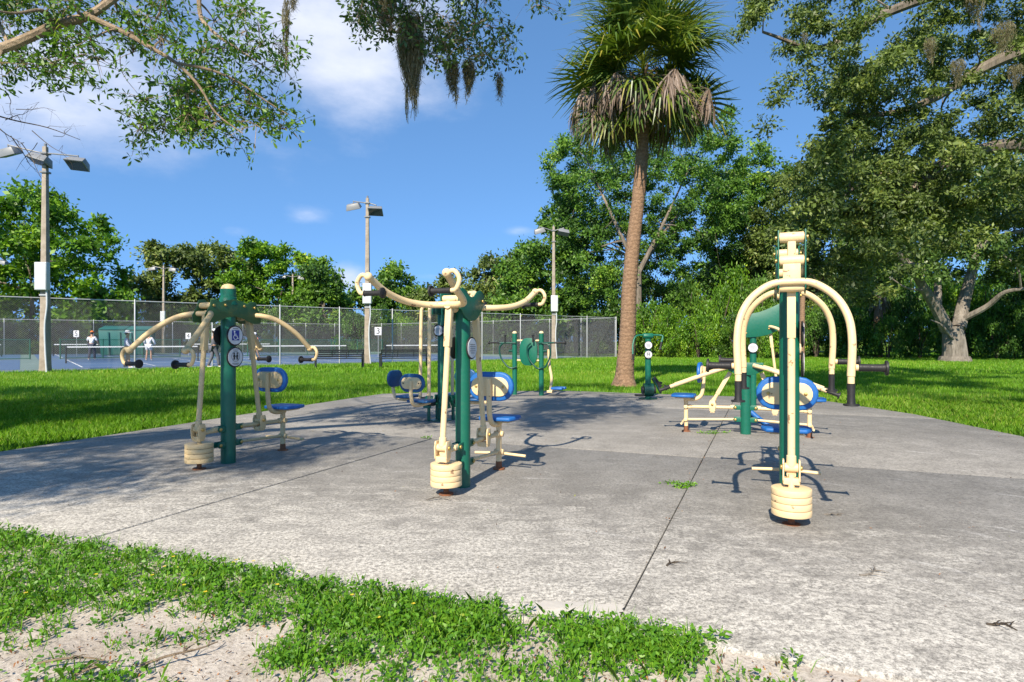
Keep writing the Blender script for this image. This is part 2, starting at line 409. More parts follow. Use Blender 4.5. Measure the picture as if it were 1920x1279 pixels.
for iu in range(3):
    for iv in range(4):
        pg = clip(clip(clip(clip(PL, -1, 0, -(ul[iu]+gp)), 1, 0, ul[iu+1]-gp), 0, -1, -(vl[iv]+gp)), 0, 1, vl[iv+1]-gp)
        if len(pg) < 3: continue
        top = .010 if iv == 3 else (.0, .003, -.002, .001)[(iu+iv) % 4]
        mb = MB(); mb.prism([(v, u) for (u, v) in pg], (0, 0, top-.05), V0, U0, .1)
        mb.build('concrete_slab', M['concrete'], plaza, bevel=.006)

# white sand drifted over the slab corner by the joint
# ------------------------------------------------------------------ sports courts behind the lawn
FA = Vector((-27.5, 25+.8*(-27.5+20.9), 0)); FD = Vector((1, .8, 0)).normalized()
FB = Vector((8.2, 48.3, 0)); FC = Vector((-16.5, 68, 0)); FE = Vector((-50, 46.0, 0))
FN = Vector((-FD.y, FD.x, 0))
def cz(p): return -.02+.0035*max(0, (Vector((p[0], p[1], 0))-FA).dot(FN))
def court_sheet(name, pts, dz, mat, parent=None, kind='structure'): return sheet(name, pts, lambda p: cz(p)+dz, mat, kind, parent)
o1 = FA-FD*8-FN*.3
court = court_sheet('sports_court', [o1, FB-FN*.3, FC, FE, FE+(FA-FB)*.4], 0, M['court_grey'])
def fp(a, b): return FA+FD*a+FN*b
def court_rect(name, a0, a1, b0, b1, dz, mat): return court_sheet(name, [fp(a0, b0), fp(a1, b0), fp(a1, b1), fp(a0, b1)], dz, mat, court, None)
NETS = []
def pickle(a0, b0):
    """blue playing area 6.1 x 13.4 m, white lines, net across its middle"""
    w, l = 6.1, 13.4
    court_rect('blue_court', a0-1.4, a0+w+1.4, b0-1.4, b0+l+1.4, .006, M['court_blue'])
    for (x0, x1, y0, y1) in ((0, .06, 0, l), (w-.06, w, 0, l), (.06, w-.06, 0, .06), (.06, w-.06, l-.06, l), (.06, w-.06, l/2-2.13, l/2-2.07), (.06, w-.06, l/2+2.07, l/2+2.13), (w/2-.03, w/2+.03, .06, l/2-2.13), (w/2-.03, w/2+.03, l/2+2.13, l-.06)):
        court_rect('court_line', a0+x0, a0+x1, b0+y0, b0+y1, .012, M['cord'])
    NETS.append((a0-.3, a0+w+.3, b0+l/2))
for a0 in (1.6, 11.4, 21.2, 31.0): pickle(a0, 3.0)
for a0 in (1.6, 11.4, 21.2): pickle(a0, 20.5)
m_net, nt, b, out = new_mat('dark net mesh'); b.inputs['Base Color'].default_value = (.02, .02, .025, 1); b.inputs['Roughness'].default_value = .8
def wires(w, h, sp, r, diag=True):
    mb = MB()
    def seg(p, q):
        mb.tube([p, q], r, 3, cap=False)
    if diag:
        k = -h+sp/2
        while k < w:
            for s in (0, 1):
                x0, x1 = max(0, k), min(w, k+h)
                z0, z1 = x0-k, x1-k
                if s: z0, z1 = h-z0, h-z1
                seg(Vector((x0, 0, z0)), Vector((x1, 0.004*(1-2*s), z1)))
            k += sp
    else:
        x = 0
        while x <= w: seg(Vector((x, 0, 0)), Vector((x, 0, h))); x += sp
        z = 0
        while z <= h: seg(Vector((0, 0, z)), Vector((w, 0, z))); z += sp
    return mb
net_me = wires(6.7, .78, .06, .005, False).mesh('net_mesh', fix=False)
for i, (a0, a1, b0) in enumerate(NETS):
    p, q = fp(a0, b0), fp(a1, b0); zz = cz(p)
    row = 'front' if i < 4 else 'back'
    nth = ('leftmost', 'second from left', 'third from left', 'rightmost')[i % 4] if i < 4 else ('leftmost', 'middle', 'rightmost')[i-4]
    t = empty('court_net', (p.x, p.y, zz), '%s net with white tape in the %s row of courts' % (nth, row), 'net', 'nets on the sports courts', math.atan2(FD.y, FD.x))
    for x in (0, 6.7):
        MB().tube([(x, 0, 0), (x, 0, .96)], .038, 10).build('net_post', M['black'], t)
        MB().box((x, 0, .012), (.05, .32, .012)).build('net_foot', M['black'], t)
    link('net_mesh', net_me, m_net, t).location = (0, 0, .08)
    MB().box((3.35, 0, .90), (3.35, .008, .035)).build('net_tape', M['cord'], t)

# chain link fences
panel_me = wires(3.16, 3.0, .085, .0028).mesh('chain_link', fix=False); panel_me.materials.append(M['wire'])
m_screen, nt, b, out = new_mat('dark windscreen cloth'); b.inputs['Base Color'].default_value = (.035, .038, .040, 1); b.inputs['Roughness'].default_value = .9
co = ncoord(nt); tr = nt.nodes.new('ShaderNodeBsdfTransparent'); mx = nt.nodes.new('ShaderNodeMixShader')
nt.links.new(nramp(nt, nnoise(nt, .5, 3, .5, co), ((.35, .28), (.65, .62))), mx.inputs[0]); nt.links.new(tr.outputs[0], mx.inputs[1]); nt.links.new(b.outputs[0], mx.inputs[2]); nt.links.new(mx.outputs[0], out.inputs['Surface'])
def fence(a, b, label, h=3.07, screen=False, group='chain link fences round the courts'):
    a = Vector(a); b = Vector(b); L = (b-a).length; n = max(1, round(L/3.16)); s = L/n; d = (b-a)/L
    t = empty('chain_link_fence', (a.x, a.y, 0), label, 'fence', group, math.atan2(d.y, d.x))
    for i in range(n+1):
        zz = cz(a+d*s*i)
        MB().tube([(s*i, 0, zz-.02), (s*i, 0, h+.05), (s*i, 0, h+.09)], [.036, .036, .02], 10).build('fence_post', M['galv'], t)
    MB().tube([(0, 0, h), (L, 0, h)], .024, 8).build('top_rail', M['galv'], t)
    MB().tube([(0, .01, .06+cz(a)), (L, .01, .06+cz(b))], .008, 6).build('bottom_wire', M['galv'], t)
    for i in range(n):
        p = link('chain_link_mesh', panel_me, None, t); p.location = (s*i, .02, .06); p.scale = (s/3.16, 1, (h-.06)/3.0)
        if screen:
            MB().box((s*(i+.5), .06, h*.47), (s*.49, .002, h*.45)).build('windscreen', m_screen, t)
    return t
fence(FA-FD*6.32, FB, 'tall galvanised chain link fence along the lawn edge in front of the courts')
fence(FB+FN*.1, FC, 'tall chain link fence with dark windscreen closing the courts on the right', screen=True)
fence(FC+Vector((-.1, 0, 0)), FE, 'tall chain link fence with dark windscreen along the far left back of the courts', screen=True)
# low chain link fence at the hedge, right of the green trainer
fence(G(1345, 664), G(1400, 665), 'short low chain link fence standing against the bright green hedge', h=2.0, group='chain link fences round the courts')
# low green divider fences between the courts
low_me = wires(2.4, 1.25, .075, .003).mesh('divider_mesh', fix=False); low_me.materials.append(M['court_green'])
def divider(a0, b0, n, label, along=False, px=None):
    p = fp(a0, b0); D = FD if along else FN
    t = empty('divider_fence', (p.x, p.y, cz(p)), label, 'fence', 'low green fences between courts', math.atan2(D.y, D.x))
    for i in range(n+1): MB().tube([(2.4*i, 0, 0), (2.4*i, 0, 1.36)], .04, 8).build('fence_post', M['court_green'], t)
    MB().tube([(0, 0, 1.3), (2.4*n, 0, 1.3)], .026, 8).build('top_rail', M['court_green'], t)
    MB().tube([(0, 0, .06), (2.4*n, 0, .06)], .022, 8).build('bottom_rail', M['court_green'], t)
    for i in range(n): link('divider_mesh', low_me, None, t).location = (2.4*i, .01, .05)
divider(0, 18.6, 4, 'low green chain link divider behind the leftmost front court', True)
divider(11.2, 18.6, 3, 'low green chain link divider behind the second front court', True)
divider(20.8, 18.6, 4, 'low green chain link divider behind the third front court', True)
divider(30, 18.4, 2, 'low green chain link divider behind the rightmost front court', True)

# court number signs
def text_mesh(s, size, ext=.002):
    cu = bpy.data.curves.new('txt', 'FONT'); cu.body = s; cu.size = size; cu.extrude = ext; cu.align_x = 'CENTER'; cu.align_y = 'CENTER'
    o = bpy.data.objects.new('txt', cu); me = bpy.data.meshes.new_from_object(o); bpy.data.objects.remove(o); bpy.data.curves.remove(cu)
    return me
def number_sign(s, px, py, d, w, label):
    c = P(px, py, d)
    t = empty('court_sign', (c.x, c.y, c.z), label, 'sign', 'court number signs')
    MB().box((0, 0, 0), (w*.42, .01, w*.5)).build('sign_board', M['white'], t, bevel=.004)
    g = link('number', text_mesh(s, w*1.05), M['black'], t); g.rotation_euler = (math.pi/2, 0, 0); g.location = (0, -.0135, 0)
    MB().tube([(0, .04, w*.45), (0, .04, -(c.z+.03))], .022, 8).build('sign_post', M['galv'], t)
number_sign('3', 709, 621, 47, .62, 'white court sign with black number 3 beyond the benches')
number_sign('5', 143, 626, 47, .5, 'white court sign with number 5 at the left courts')
number_sign('4', 353, 630, 50, .5, 'white court sign with number 4 in the middle of the courts')

# ------------------------------------------------------------------ light poles
m_con, nt, b, _ = new_mat('pole concrete'); co = ncoord(nt)
nt.links.new(nmix(nt, nramp(nt, nnoise(nt, 3, 7, .7, co), ((.3, 0), (.7, 1))), (.19, .155, .115), (.36, .305, .245)), b.inputs['Base Color']); b.inputs['Roughness'].default_value = .9
m_lens, nt, b, _ = new_mat('lamp lens'); b.inputs['Base Color'].default_value = (.06, .065, .07, 1); b.inputs['Roughness'].default_value = .12
def light_pole(px, d, label, lamps, h=9.2, rz=0.0, cab=True, zc=None, sag=.1):
    x = (px-CX)/F*d
    t = empty('light_pole', (x, d, -.03), label, 'light pole', 'flood light poles at the courts', rz)
    q = [(-.15, -.15), (.15, -.15), (.15, .15), (-.15, .15)]
    mb = MB()
    for k, (z, s) in enumerate(((0, 1.12), (.35, 1.0), (h, .52))):
        for (a, b_) in q: mb.v.append(Vector((a*s, b_*s, z)))
    for k in range(2):
        for i in range(4): mb.f.append((k*4+i, k*4+(i+1) % 4, k*4+4+(i+1) % 4, k*4+4+i))
    mb.f.append((8, 9, 10, 11)); mb.f.append((3, 2, 1, 0)); mb.build('pole', m_con, t, bevel=.02)
    MB().tube([(0, 0, h-.02), (0, 0, h+.12)], .05, 8).build('pole_cap', M['lamp'], t)
    for z in (h-.28, h-1.05): MB().box((0, 0, z), (.14, .14, .035)).build('clamp', M['lamp'], t)
    for (lx, lz, tilt, ry) in lamps:
        s = 1 if lx >= 0 else -1
        arm = MB(); arm.tube([(s*.1, -.05, h-.28), (lx, -.12, lz+.28)], .03, 8); arm.tube([(lx, -.12, lz+.31), (lx, -.12, lz+.12)], .028, 8); arm.build('lamp_arm', M['lamp'], t)
        hd = MB(); w, dp, hh = .40, .30, .15
        vv = [(-w, -dp, -hh), (w, -dp, -hh), (w, dp, -hh), (-w, dp, -hh), (-w*.8, -dp*.6, hh), (w*.8, -dp*.6, hh), (w*.8, dp*.6, hh), (-w*.8, dp*.6, hh)]
        hd.v = [Vector(v) for v in vv]; hd.f = [(3, 2, 1, 0), (4, 5, 6, 7), (0, 1, 5, 4), (1, 2, 6, 5), (2, 3, 7, 6), (3, 0, 4, 7)]
        o = hd.build('flood_lamp', M['lamp'], t, bevel=.015); o.location = (lx, -.12, lz); o.rotation_euler = (tilt, ry, 0)
        ln = MB().box((0, 0, -hh-.004), (w*.88, dp*.86, .006)).build('lens', m_lens, o)
    if cab:
        z0 = zc or 3.9
        c = MB().box((.04, -.22, z0), (.24, .11, .56)).build('cabinet', M['cabinet'], t, bevel=.015)
        MB().box((.04, -.335, z0), (.215, .006, .53)).build('cabinet_door', M['cabinet'], c)
        MB().box((.04, -.16, z0-.75), (.16, .02, .03)).build('strap', M['galv'], t)
        MB().tube(smooth([(.18, -.17, z0-.56), (.2, -.18, z0-1.2), (.13, -.2, 1.9), (.15, -.2, .9), (.22, -.22, .02)], 5), .035, 8).build('conduit', M['cabinet'], t)
    return t
light_pole(85, 25, 'tall concrete light pole with three flood lamps at the left edge of the courts', [(-1.42, 8.95, .35, -.25), (-.1, 8.65, -.3, .3), (1.42, 8.5, -.55, .12)], h=9.2, rz=0)
light_pole(689, 34, 'concrete light pole with two flood lamps behind the black benches', [(-.75, 8.72, .4, -.2), (.5, 8.5, -.6, .05)], h=9.2)
light_pole(1038, 43, 'concrete light pole half hidden by the oak with one pale flood lamp', [(-1.0, 9.0, .3, -.3), (.7, 8.9, -.3, .2)], h=9.3)
light_pole(307, 65.5, 'slim distant light pole with twin lamps behind the left courts', [(-1.1, 9.0, .2, -.1), (1.1, 8.9, .2, .12)], h=9.3)
light_pole(549, 74, 'farthest slim light pole with twin lamps in front of the bright trees', [(-1.1, 9.0, .2, -.1), (1.1, 8.9, .2, .15)], h=9.3)
light_pole(-22, 58, 'light pole cut off by the left picture edge with one lamp showing', [(1.5, 8.7, .2, .15), (-1.2, 8.8, .2, -.1)], h=9.0)

# ------------------------------------------------------------------ benches
def bench(pxa, pxb, d, label):
    a, b_ = P(pxa, 690, d), P(pxb, 690, d+.8); L = Vector((b_.x-a.x, b_.y-a.y, 0)).length
    t = empty('park_bench', (a.x, a.y, -.03), label, 'bench', 'black benches facing the courts', math.atan2(b_.y-a.y, b_.x-a.x))
    for x in (.04, L-.04):
        mb = MB()
        mb.tube(smooth([(x, -.28, 0), (x, -.27, .55), (x, -.2, .67), (x, .1, .68), (x, .25, .62), (x, .27, .5), (x, .26, 0)], 5), .036, 8)
        mb.tube([(x, -.27, .42), (x, .26, .44)], .024, 8); mb.tube([(x, -.22, .45), (x, -.36, .88)], .024, 8)
        mb.build('end_frame', M['black'], t)
    for k in range(6): MB().box((L/2, -.2+.088*k, .455), (L/2-.02, .038, .018)).build('seat_slat', M['black'], t)
    for k in range(4): MB().box((L/2, -.255-.03*k, .56+.095*k), (L/2-.02, .014, .034)).build('back_slat', M['black'], t)
    for f_ in (.34, .67): MB().tube([(L*f_, -.26, .52), (L*f_, -.355, .88)], .014, 6).build('back_strut', M['black'], t)
bench(590, 682, 28.6, 'black metal bench left of the concrete light pole')
bench(712, 803, 29.2, 'black metal bench right of the concrete light pole, behind the swing seats')

# mulch bed under the hedge, green dumpster
sheet('mulch_bed', [G(1160, 671.5), G(1425, 670.5), G(1440, 662), G(1150, 662)], -.02, M['mulch'])
dp_ = P(240, 640, 51)
t = empty('dumpster', (dp_.x, dp_.y, .12), 'teal green metal dumpster standing behind the left courts', 'dumpster', None, .35)
mb = MB(); w0, w1, dd = 1.75, 1.9, .8
mb.v = [Vector(v) for v in ((-w0, -dd, 0), (w0, -dd, 0), (w0, dd, 0), (-w0, dd, 0), (-w1, -dd*1.1, 2.0), (w1, -dd*1.1, 2.0), (w1, dd*1.1, 2.3), (-w1, dd*1.1, 2.3))]
mb.f = [(3, 2, 1, 0), (4, 5, 6, 7), (0, 1, 5, 4), (1, 2, 6, 5), (2, 3, 7, 6), (3, 0, 4, 7)]; mb.build('bin_body', M['teal'], t, bevel=.03)
for x in (-1.2, -.4, .4, 1.2): MB().box((x, -.9, .95), (.05, .06, .9)).build('rib', M['teal'], t)
for x in (-.96, .96): MB().box((x, 0, 2.22), (.93, .95, .035), (Vector((1, 0, 0)), Vector((0, 1, .16)).normalized(), Vector((0, -.16, 1)).normalized())).build('lid', M['teal'], t, bevel=.02)
# ------------------------------------------------------------------ exercise machines
def stadium(w, h, n=9):
    r = h/2; o = []
    for s, a0 in ((1, -math.pi/2), (-1, math.pi/2)):
        for k in range(n+1):
            q = a0+math.pi*k/n; o.append((s*(w/2-r)+r*math.cos(q), r*math.sin(q)))
    return o
def circle(r, n=28, c=(0, 0)): return [(c[0]+r*math.cos(2*math.pi*k/n), c[1]+r*math.sin(2*math.pi*k/n)) for k in range(n)]
def ribbon(mb, pts, w, o, e1, e2, th=.0015):
    pts = [Vector((p[0], p[1], 0)) for p in pts]; l, r = [], []
    for i, p in enumerate(pts):
        t = (pts[min(i+1, len(pts)-1)]-pts[max(i-1, 0)]).normalized(); n = Vector((-t.y, t.x, 0))
        l.append(p+n*w/2); r.append(p-n*w/2)
    for i in range(len(pts)-1):
        mb.prism([(q.x, q.y) for q in (l[i], l[i+1], r[i+1], r[i])], o, e1, e2, th)
def sign_disc(t, c, nrm, e1, kind, r=.096):
    """round instruction plate on the side of a post; nrm is the way it faces"""
    d = MB().prism(circle(r), c, e1, Z, .012).build('sign_disc', M['rubber'], t, bevel=.003)
    fc = Vector(c)+nrm*.0075
    MB().prism(circle(r*.87), fc, e1, Z, .004).build('sign_face', M['white'], d)
    f2 = fc+nrm*.0035; f3 = fc+nrm*.0055; f4 = fc+nrm*.0075
    k = r/.096
    if kind == 'wheelchair':
        MB().prism([(x*k, y*k) for x, y in ((-.042, -.045), (.042, -.045), (.042, .05), (-.042, .05))], f2, e1, Z, .003).build('blue_panel', M['signblue'], d)
        s = MB(); s.prism([(x*k, y*k) for x, y in circle(.0085, 14, (-.014, .037))], f3, e1, Z, .002)
        ribbon(s, [(-.014*k, .028*k), (-.011*k, -.001*k), (.013*k, -.003*k), (.024*k, -.028*k), (.034*k, -.025*k)], .0078*k, f3, e1, Z)
        ribbon(s, [(-.012*k, .014*k), (.009*k, .013*k)], .006*k, f3, e1, Z)
        arc = [(-.003*k+.0225*k*math.cos(a), -.014*k+.0225*k*math.sin(a)) for a in [math.radians(120+q*12) for q in range(19)]]
        ribbon(s, arc, .0066*k, f3, e1, Z); s.build('symbol', M['cord'], d, flat=True)
        g = MB(); ribbon(g, [(-.03*k, .066*k), (.03*k, .066*k)], .008*k, f2, e1, Z); g.build('caption', M['grey'], d)
    elif kind == 'children':
        g = MB()
        arc = [(.047*k*math.cos(2*math.pi*q/28), .008*k+.047*k*math.sin(2*math.pi*q/28)) for q in range(29)]
        ribbon(g, arc, .005*k, f2, e1, Z); ribbon(g, [(-.033*k, .041*k), (.033*k, -.025*k)], .004*k, f2, e1, Z); g.build('ban_ring', M['grey'], d, flat=True)
        s = MB()
        for cx in (-.0175, .0175):
            s.prism([(x*k, y*k) for x, y in circle(.0078, 12, (cx, .037))], f3, e1, Z, .002)
            s.prism([(x*k, y*k) for x, y in ((cx-.007, .026), (cx-.0135, .006), (cx-.0095, .005), (cx-.006, .014), (cx-.0085, -.024), (cx-.0035, -.024), (cx, -.004), (cx+.0035, -.024), (cx+.0085, -.024), (cx+.006, .014), (cx+.0095, .005), (cx+.0135, .006), (cx+.007, .026))], f3, e1, Z, .002)
        s.build('symbol', M['black'], d, flat=True)
        g = MB()
        for y, w in ((-.058, .04), (-.068, .028), (.068, .03)): ribbon(g, [(-w*k, y*k), (w*k, y*k)], .006*k, f2, e1, Z)
        g.build('caption', M['grey'], d)
    else:
        g = MB()
        for y, w in ((.03, .05), (.012, .055), (-.006, .05), (-.024, .055), (-.042, .035)): ribbon(g, [(-w*k, y*k), (w*k, y*k)], .007*k, f2, e1, Z)
        g.build('caption', M['grey'], d)
def grip(t, p, d, L=.17, r=.019):
    """black rubber grip starting at p along d with a round flange at its end"""
    d = Vector(d).normalized(); p = Vector(p)
    prof = [(0, .8), (.012, 1.15), (.03, 1.0), (.5, .93), (.8, 1.0), (.9, 1.1), (.905, 1.9), (.98, 1.95), (1.0, 1.7)]
    MB().tube([p+d*L*a for a, _ in prof], [r*b for _, b in prof], 14).build('grip', M['rubber'], t)
def weights(t, c, m, r=.128, z0=.075, n=4):
    mb = MB().lathe([(.06, 0), (.06, .012), (.022, .014), (.022, z0)], c, 18); st = mb.build('weight_rod', M['rust'], t)
    MB().lathe([(.02, z0), (.02, z0+n*.046+.09)], c, 14).build('weight_stem', m, t)
    for k in range(n):
        z = z0+k*.046
        MB().lathe([(r*.3, z), (r-.006, z), (r-.0015, z+.002), (r, z+.006), (r, z+.038), (r-.0015, z+.042), (r-.006, z+.044), (r*.3, z+.043)], c, 36).build('weight_plate', m, t)
def machine(loc, label, U, V, cfg):
    W = lambda u, v, z: U*u+V*v+Z*z
    t = empty('exercise_machine', loc, label, 'exercise machine', 'green and beige outdoor exercise machines on the concrete')
    be, gr = M[cfg.get('be', 'beige')], M['green']; pm = M[cfg.get('pm', 'green')]
    hp, r = cfg['h'], cfg.get('r', .067)
    MB().lathe([(r, 0), (r, hp)], (0, 0, 0), 28).build('post', gr, t)
    if cfg.get('cap', True):
        MB().lathe([(r*.99, hp+.02), (r*.97, hp+.035), (r*.75, hp+.06), (r*.4, hp+.073), (.005, hp+.077)], (0, 0, 0), 28).build('post_cap', be, t)
        MB().lathe([(r*1.35, hp-.14), (r*1.12, hp-.075), (r*1.12, hp-.065), (r*1.04, hp-.06), (r*1.04, hp+.022)], (0, 0, 0), 28).build('post_collar', gr, t)
    # side plates over the top of the post
    for s in (-1, 1):
        pl = MB(); pl.prism(cfg['plate'], W(0, s*cfg.get('pv', .082), 0), U, Z, .008); o = pl.build('side_plate', pm, t, bevel=.002)
        for (a, b_) in cfg['bolts']:
            c = W(a, s*(cfg.get('pv', .082)+.006), b_); MB().rod(c, c+V*s*.016, .014, 12).build('bolt', M['bolt'], o)
    for (a, b_) in cfg['bolts']: MB().cyl(W(a, -cfg.get('pv', .082)+.006, b_), W(a, cfg.get('pv', .082)-.006, b_), .03, 14).build('pivot_tube', be, t)
    for side in cfg['sides']:      # -1: towards the camera, +1: far side
        k = side
        kind = cfg['arms']
        ar = None
        if kind == 'arch':
            pts = [(.60, .33, 1.03), (.585, .338, 1.25), (.55, .318, 1.41), (.50, .25, 1.54), (.46, .13, 1.63)]
            path = [W(k*a, -b_, c) for a, b_, c in pts]+[W(k*.45, 0, 1.645)]+[W(k*a, b_, c) for a, b_, c in pts[::-1]]
            ar = MB().tube(smooth(path, 6), .0238, 16).build('press_arm', be, t)
            hd = MB(); hd.box(W(k*.43, 0, 1.705), (.055, .012, .085), (V, U, Z)); hd.build('arm_head', be, ar, bevel=.006)
            hd = MB(); hd.box(W(k*.415, 0, 1.87), (.027, .022, .10), (V, U, Z)); hd.build('arm_stem', be, ar, bevel=.01)
            for z in (1.79, 1.945): MB().cyl(W(k*.415, -.073, z), W(k*.415, .073, z), .036, 16).build('cross_tube', be, ar)
            for s in (-1, 1):
                e = W(k*.60, s*.33, 1.03)
                MB().tube([e+Z*.0, e-Z*.05], .0205, 14).build('arm_end', be, ar); grip(ar, e-Z*.045, -Z+U*k*.03, .14, .0235)
                c = e+Z*.055+V*s*.025
                MB().cyl(c, c+V*s*.02, .02, 12).build('handle_boss', be, ar); grip(ar, c+V*s*.015, V*s, .16, .024)
        elif kind in ('up', 'down'):
            if kind == 'up': pts = [(.90, .33, 1.73), (.71, .305, 1.63), (.50, .255, 1.568), (.33, .16, 1.548)]; ap = (.26, 0, 1.55)
            else: pts = [(.80, .36, 1.165), (.63, .32, 1.33), (.45, .235, 1.465), (.33, .13, 1.515)]; ap = (.27, 0, 1.52)
            path = [W(k*a, -b_, c) for a, b_, c in pts]+[W(k*ap[0], 0, ap[2])]+[W(k*a, b_, c) for a, b_, c in pts[::-1]]
            ar = MB().tube(smooth(path, 7), .0265, 16).build('pull_arm', be, t)
            MB().tube([W(k*.28, 0, ap[2]-.0), W(k*.14, 0, ap[2]-.03)], .034, 12).build('arm_stem', be, ar)
            for s in (-1, 1):
                e = W(k*pts[0][0], s*pts[0][1], pts[0][2]); MB().sphere(e, .033).build('arm_knob', be, ar)
                hk = smooth([e, e+V*s*.06+Z*.012, e+V*s*.10-Z*.045, e+V*s*.075-Z*.115, e+V*s*.03-Z*.125], 5)
                MB().tube(hk, .017, 12).build('hook', be, ar); grip(ar, hk[-1]+V*s*.006, -V*s, .17, .021)
        elif kind == 'low':
            for s in (-1, 1):
                path = smooth([W(k*.1, s*.10, .93), W(k*.35, s*.2, .86), W(k*.95, s*.24, .63)], 6)
                a_ = MB().tube(path, .026, 14).build('row_arm', be, t); grip(a_, path[-1], path[-1]-path[-3], .15, .024)
                ar = a_
        # connecting rod, clevis and lever
        rt = cfg['rod_top']; ub = .36 if k < 0 else .42; cm = be
        top = W(k*rt[0], 0, rt[1]); bot = W(k*ub, 0, .42); dd = (top-bot).normalized()
        ro = MB().tube([bot-dd*.02, bot+dd*.05, bot+dd*.055, top], [.033, .031, .0245, .0245], 14).build('connecting_rod', cm, t)
        MB().box(top-dd*.16, (.027, .027, .17), (V, dd.cross(V).normalized(), dd)).build('rod_sleeve', cm, ro, bevel=.004)
        cv = MB()
        for s in (-1, 1):
            cv.prism([(-.036, -.09), (-.045, .0), (-.03, .05), (.03, .05), (.045, 0), (.036, -.09), (0, -.115)], W(k*ub, s*.05, .395), U, Z, .010)
        cv.box(W(k*ub, 0, .30), (.028, .05, .022), (U, V, Z)); cl_ = cv.build('clevis', cm, t, bevel=.002)
        MB().cyl(W(k*ub, -.042, .39), W(k*ub, .042, .39), .03, 14).build('clevis_pin', cm, cl_)
        for s in (-1, 1): MB().rod(W(k*ub, s*.055, .39), W(k*ub, s*.07, .39), .017, 12).build('bolt', M['bolt'], cl_)
        for z in (.36, .2):
            lg = MB()
            for s in (-1, 1): lg.prism([(r*.7, -.03), (r*.7, .03), (r+.07, .03), (r+.09, 0), (r+.07, -.03)], W(0, s*.032, z), U*k, Z, .008)
            lo = lg.build('lug', gr, t, bevel=.002)
            for s in (-1, 1): MB().rod(W(k*(r+.06), s*.037, z), W(k*(r+.06), s*.052, z), .017, 12).build('bolt', M['bolt'], lo)
        seat_side = k in cfg['seats']
        end = .77 if seat_side else ub
        MB().tube([W(k*(r+.06), 0, .36), W(k*(r+.12), 0, .36), W(k*(r+.125), 0, .355), W(k*(end-.07), 0, .345), W(k*(end-.065), 0, .345), W(k*end, 0, .345)], [.03, .03, .022, .022, .03, .03], 12).build('lever', be, t)
        if not seat_side:
            weights(t, W(k*cfg.get('wu', .35), 0, 0), be)
        else:
            sp = MB().lathe([(.028, .06), (.028, .47)], W(k*.77, 0, 0), 14).build('seat_post', be, t)
            MB().lathe([(.06, 0), (.058, .014), (.031, .016), (.031, .06), (.029, .08)], W(k*.77, 0, 0), 16).build('post_foot', M['rust'], sp)
            MB().tube([W(k*(r+.06), 0, .2), W(k*.74, 0, .17)], .016, 10).build('stay_bar', be, t)
            for z in (.345, .17):
                for s in (-1, 1): MB().rod(W(k*.77, s*.02, z), W(k*.77, s*.05, z), .028, 14).build('boss', be, sp)
            if cfg.get('pegs', True): MB().tube(smooth([W(k*.80, -.27, .14), W(k*.80, -.05, .15), W(k*.80, .05, .15), W(k*.80, .27, .14)], 3), .014, 10).build('foot_bar', be, t)
            sw = .40
            st = MB().prism([(a*1.0, b_) for a, b_ in ((-.16, -.15), (-.19, -.08), (-.2, 0), (-.19, .08), (-.16, .15), (.0, .165), (.16, .15), (.19, .08), (.2, 0), (.19, -.08), (.16, -.15), (0, -.165))], W(k*.80, 0, .50), V, U, .035).build('seat', M['blue'], t, bevel=.012, segs=3)
            MB().box(W(k*.80, 0, .472), (.13, .10, .008), (V, U, Z)).build('seat_plate', be, st)
            tb = smooth([W(k*.80, 0, .45), W(k*.66, 0, .45), W(k*.575, 0, .50), W(k*.545, 0, .62), W(k*.53, 0, .90)], 6)
            MB().tube(tb, .0255, 14).build('back_tube', be, t)
            br = MB().prism(stadium(.47, .275), W(k*.585, 0, .82), V, Z, .045).build('backrest', M['blue'], t, bevel=.016, segs=3)
            MB().prism(stadium(.385, .18), W(k*.556, 0, .82), V, Z, .014).build('back_plate', be, br, bevel=.003)
            for s in (-1, 1): MB().rod(W(k*.55, s*.14, .82), W(k*.541, s*.14, .82), .014, 10).build('bolt', M['bolt'], br)
    for (s, z, kd) in cfg.get('signs', ()):
        sign_disc(t, W(0, s*(r+.018), z), V*s, U*s, kd, cfg.get('sr', .096))
    return t
pl_wing = [(-.30, 1.60), (-.29, 1.655), (-.22, 1.665), (-.17, 1.635), (-.10, 1.66), (0, 1.675), (.10, 1.66), (.17, 1.635), (.22, 1.665), (.29, 1.655), (.30, 1.60), (.36, 1.50), (.35, 1.435), (.24, 1.43), (.10, 1.485), (0, 1.50), (-.10, 1.485), (-.24, 1.43), (-.35, 1.435), (-.36, 1.50)]
pl_heart = [(-.25, 1.60), (-.24, 1.665), (-.17, 1.695), (-.10, 1.675), (-.05, 1.635), (0, 1.625), (.05, 1.635), (.10, 1.675), (.17, 1.695), (.24, 1.665), (.25, 1.60), (.21, 1.53), (.12, 1.45), (.05, 1.425), (-.05, 1.425), (-.12, 1.45), (-.21, 1.53)]
pl_tall = [(-.47, 1.60), (-.47, 1.99), (-.40, 2.0), (-.36, 1.93), (-.30, 1.86), (0, 1.78), (.30, 1.86), (.36, 1.93), (.40, 2.0), (.47, 1.99), (.47, 1.60), (.40, 1.565), (.30, 1.60), (.0, 1.62), (-.30, 1.60), (-.40, 1.565)]
pl_low = [(-.22, .86), (-.22, .96), (.22, .96), (.22, .86), (.1, .80), (-.1, .80)]
pl_curve = [(-.2, 1.32), (-.2, 1.745), (-.05, 1.765), (.12, 1.80), (.30, 1.87), (.50, 1.97), (.50, 1.52), (.40, 1.43), (.27, 1.37), (.12, 1.335), (-.05, 1.32)]
A, B = U0, V0
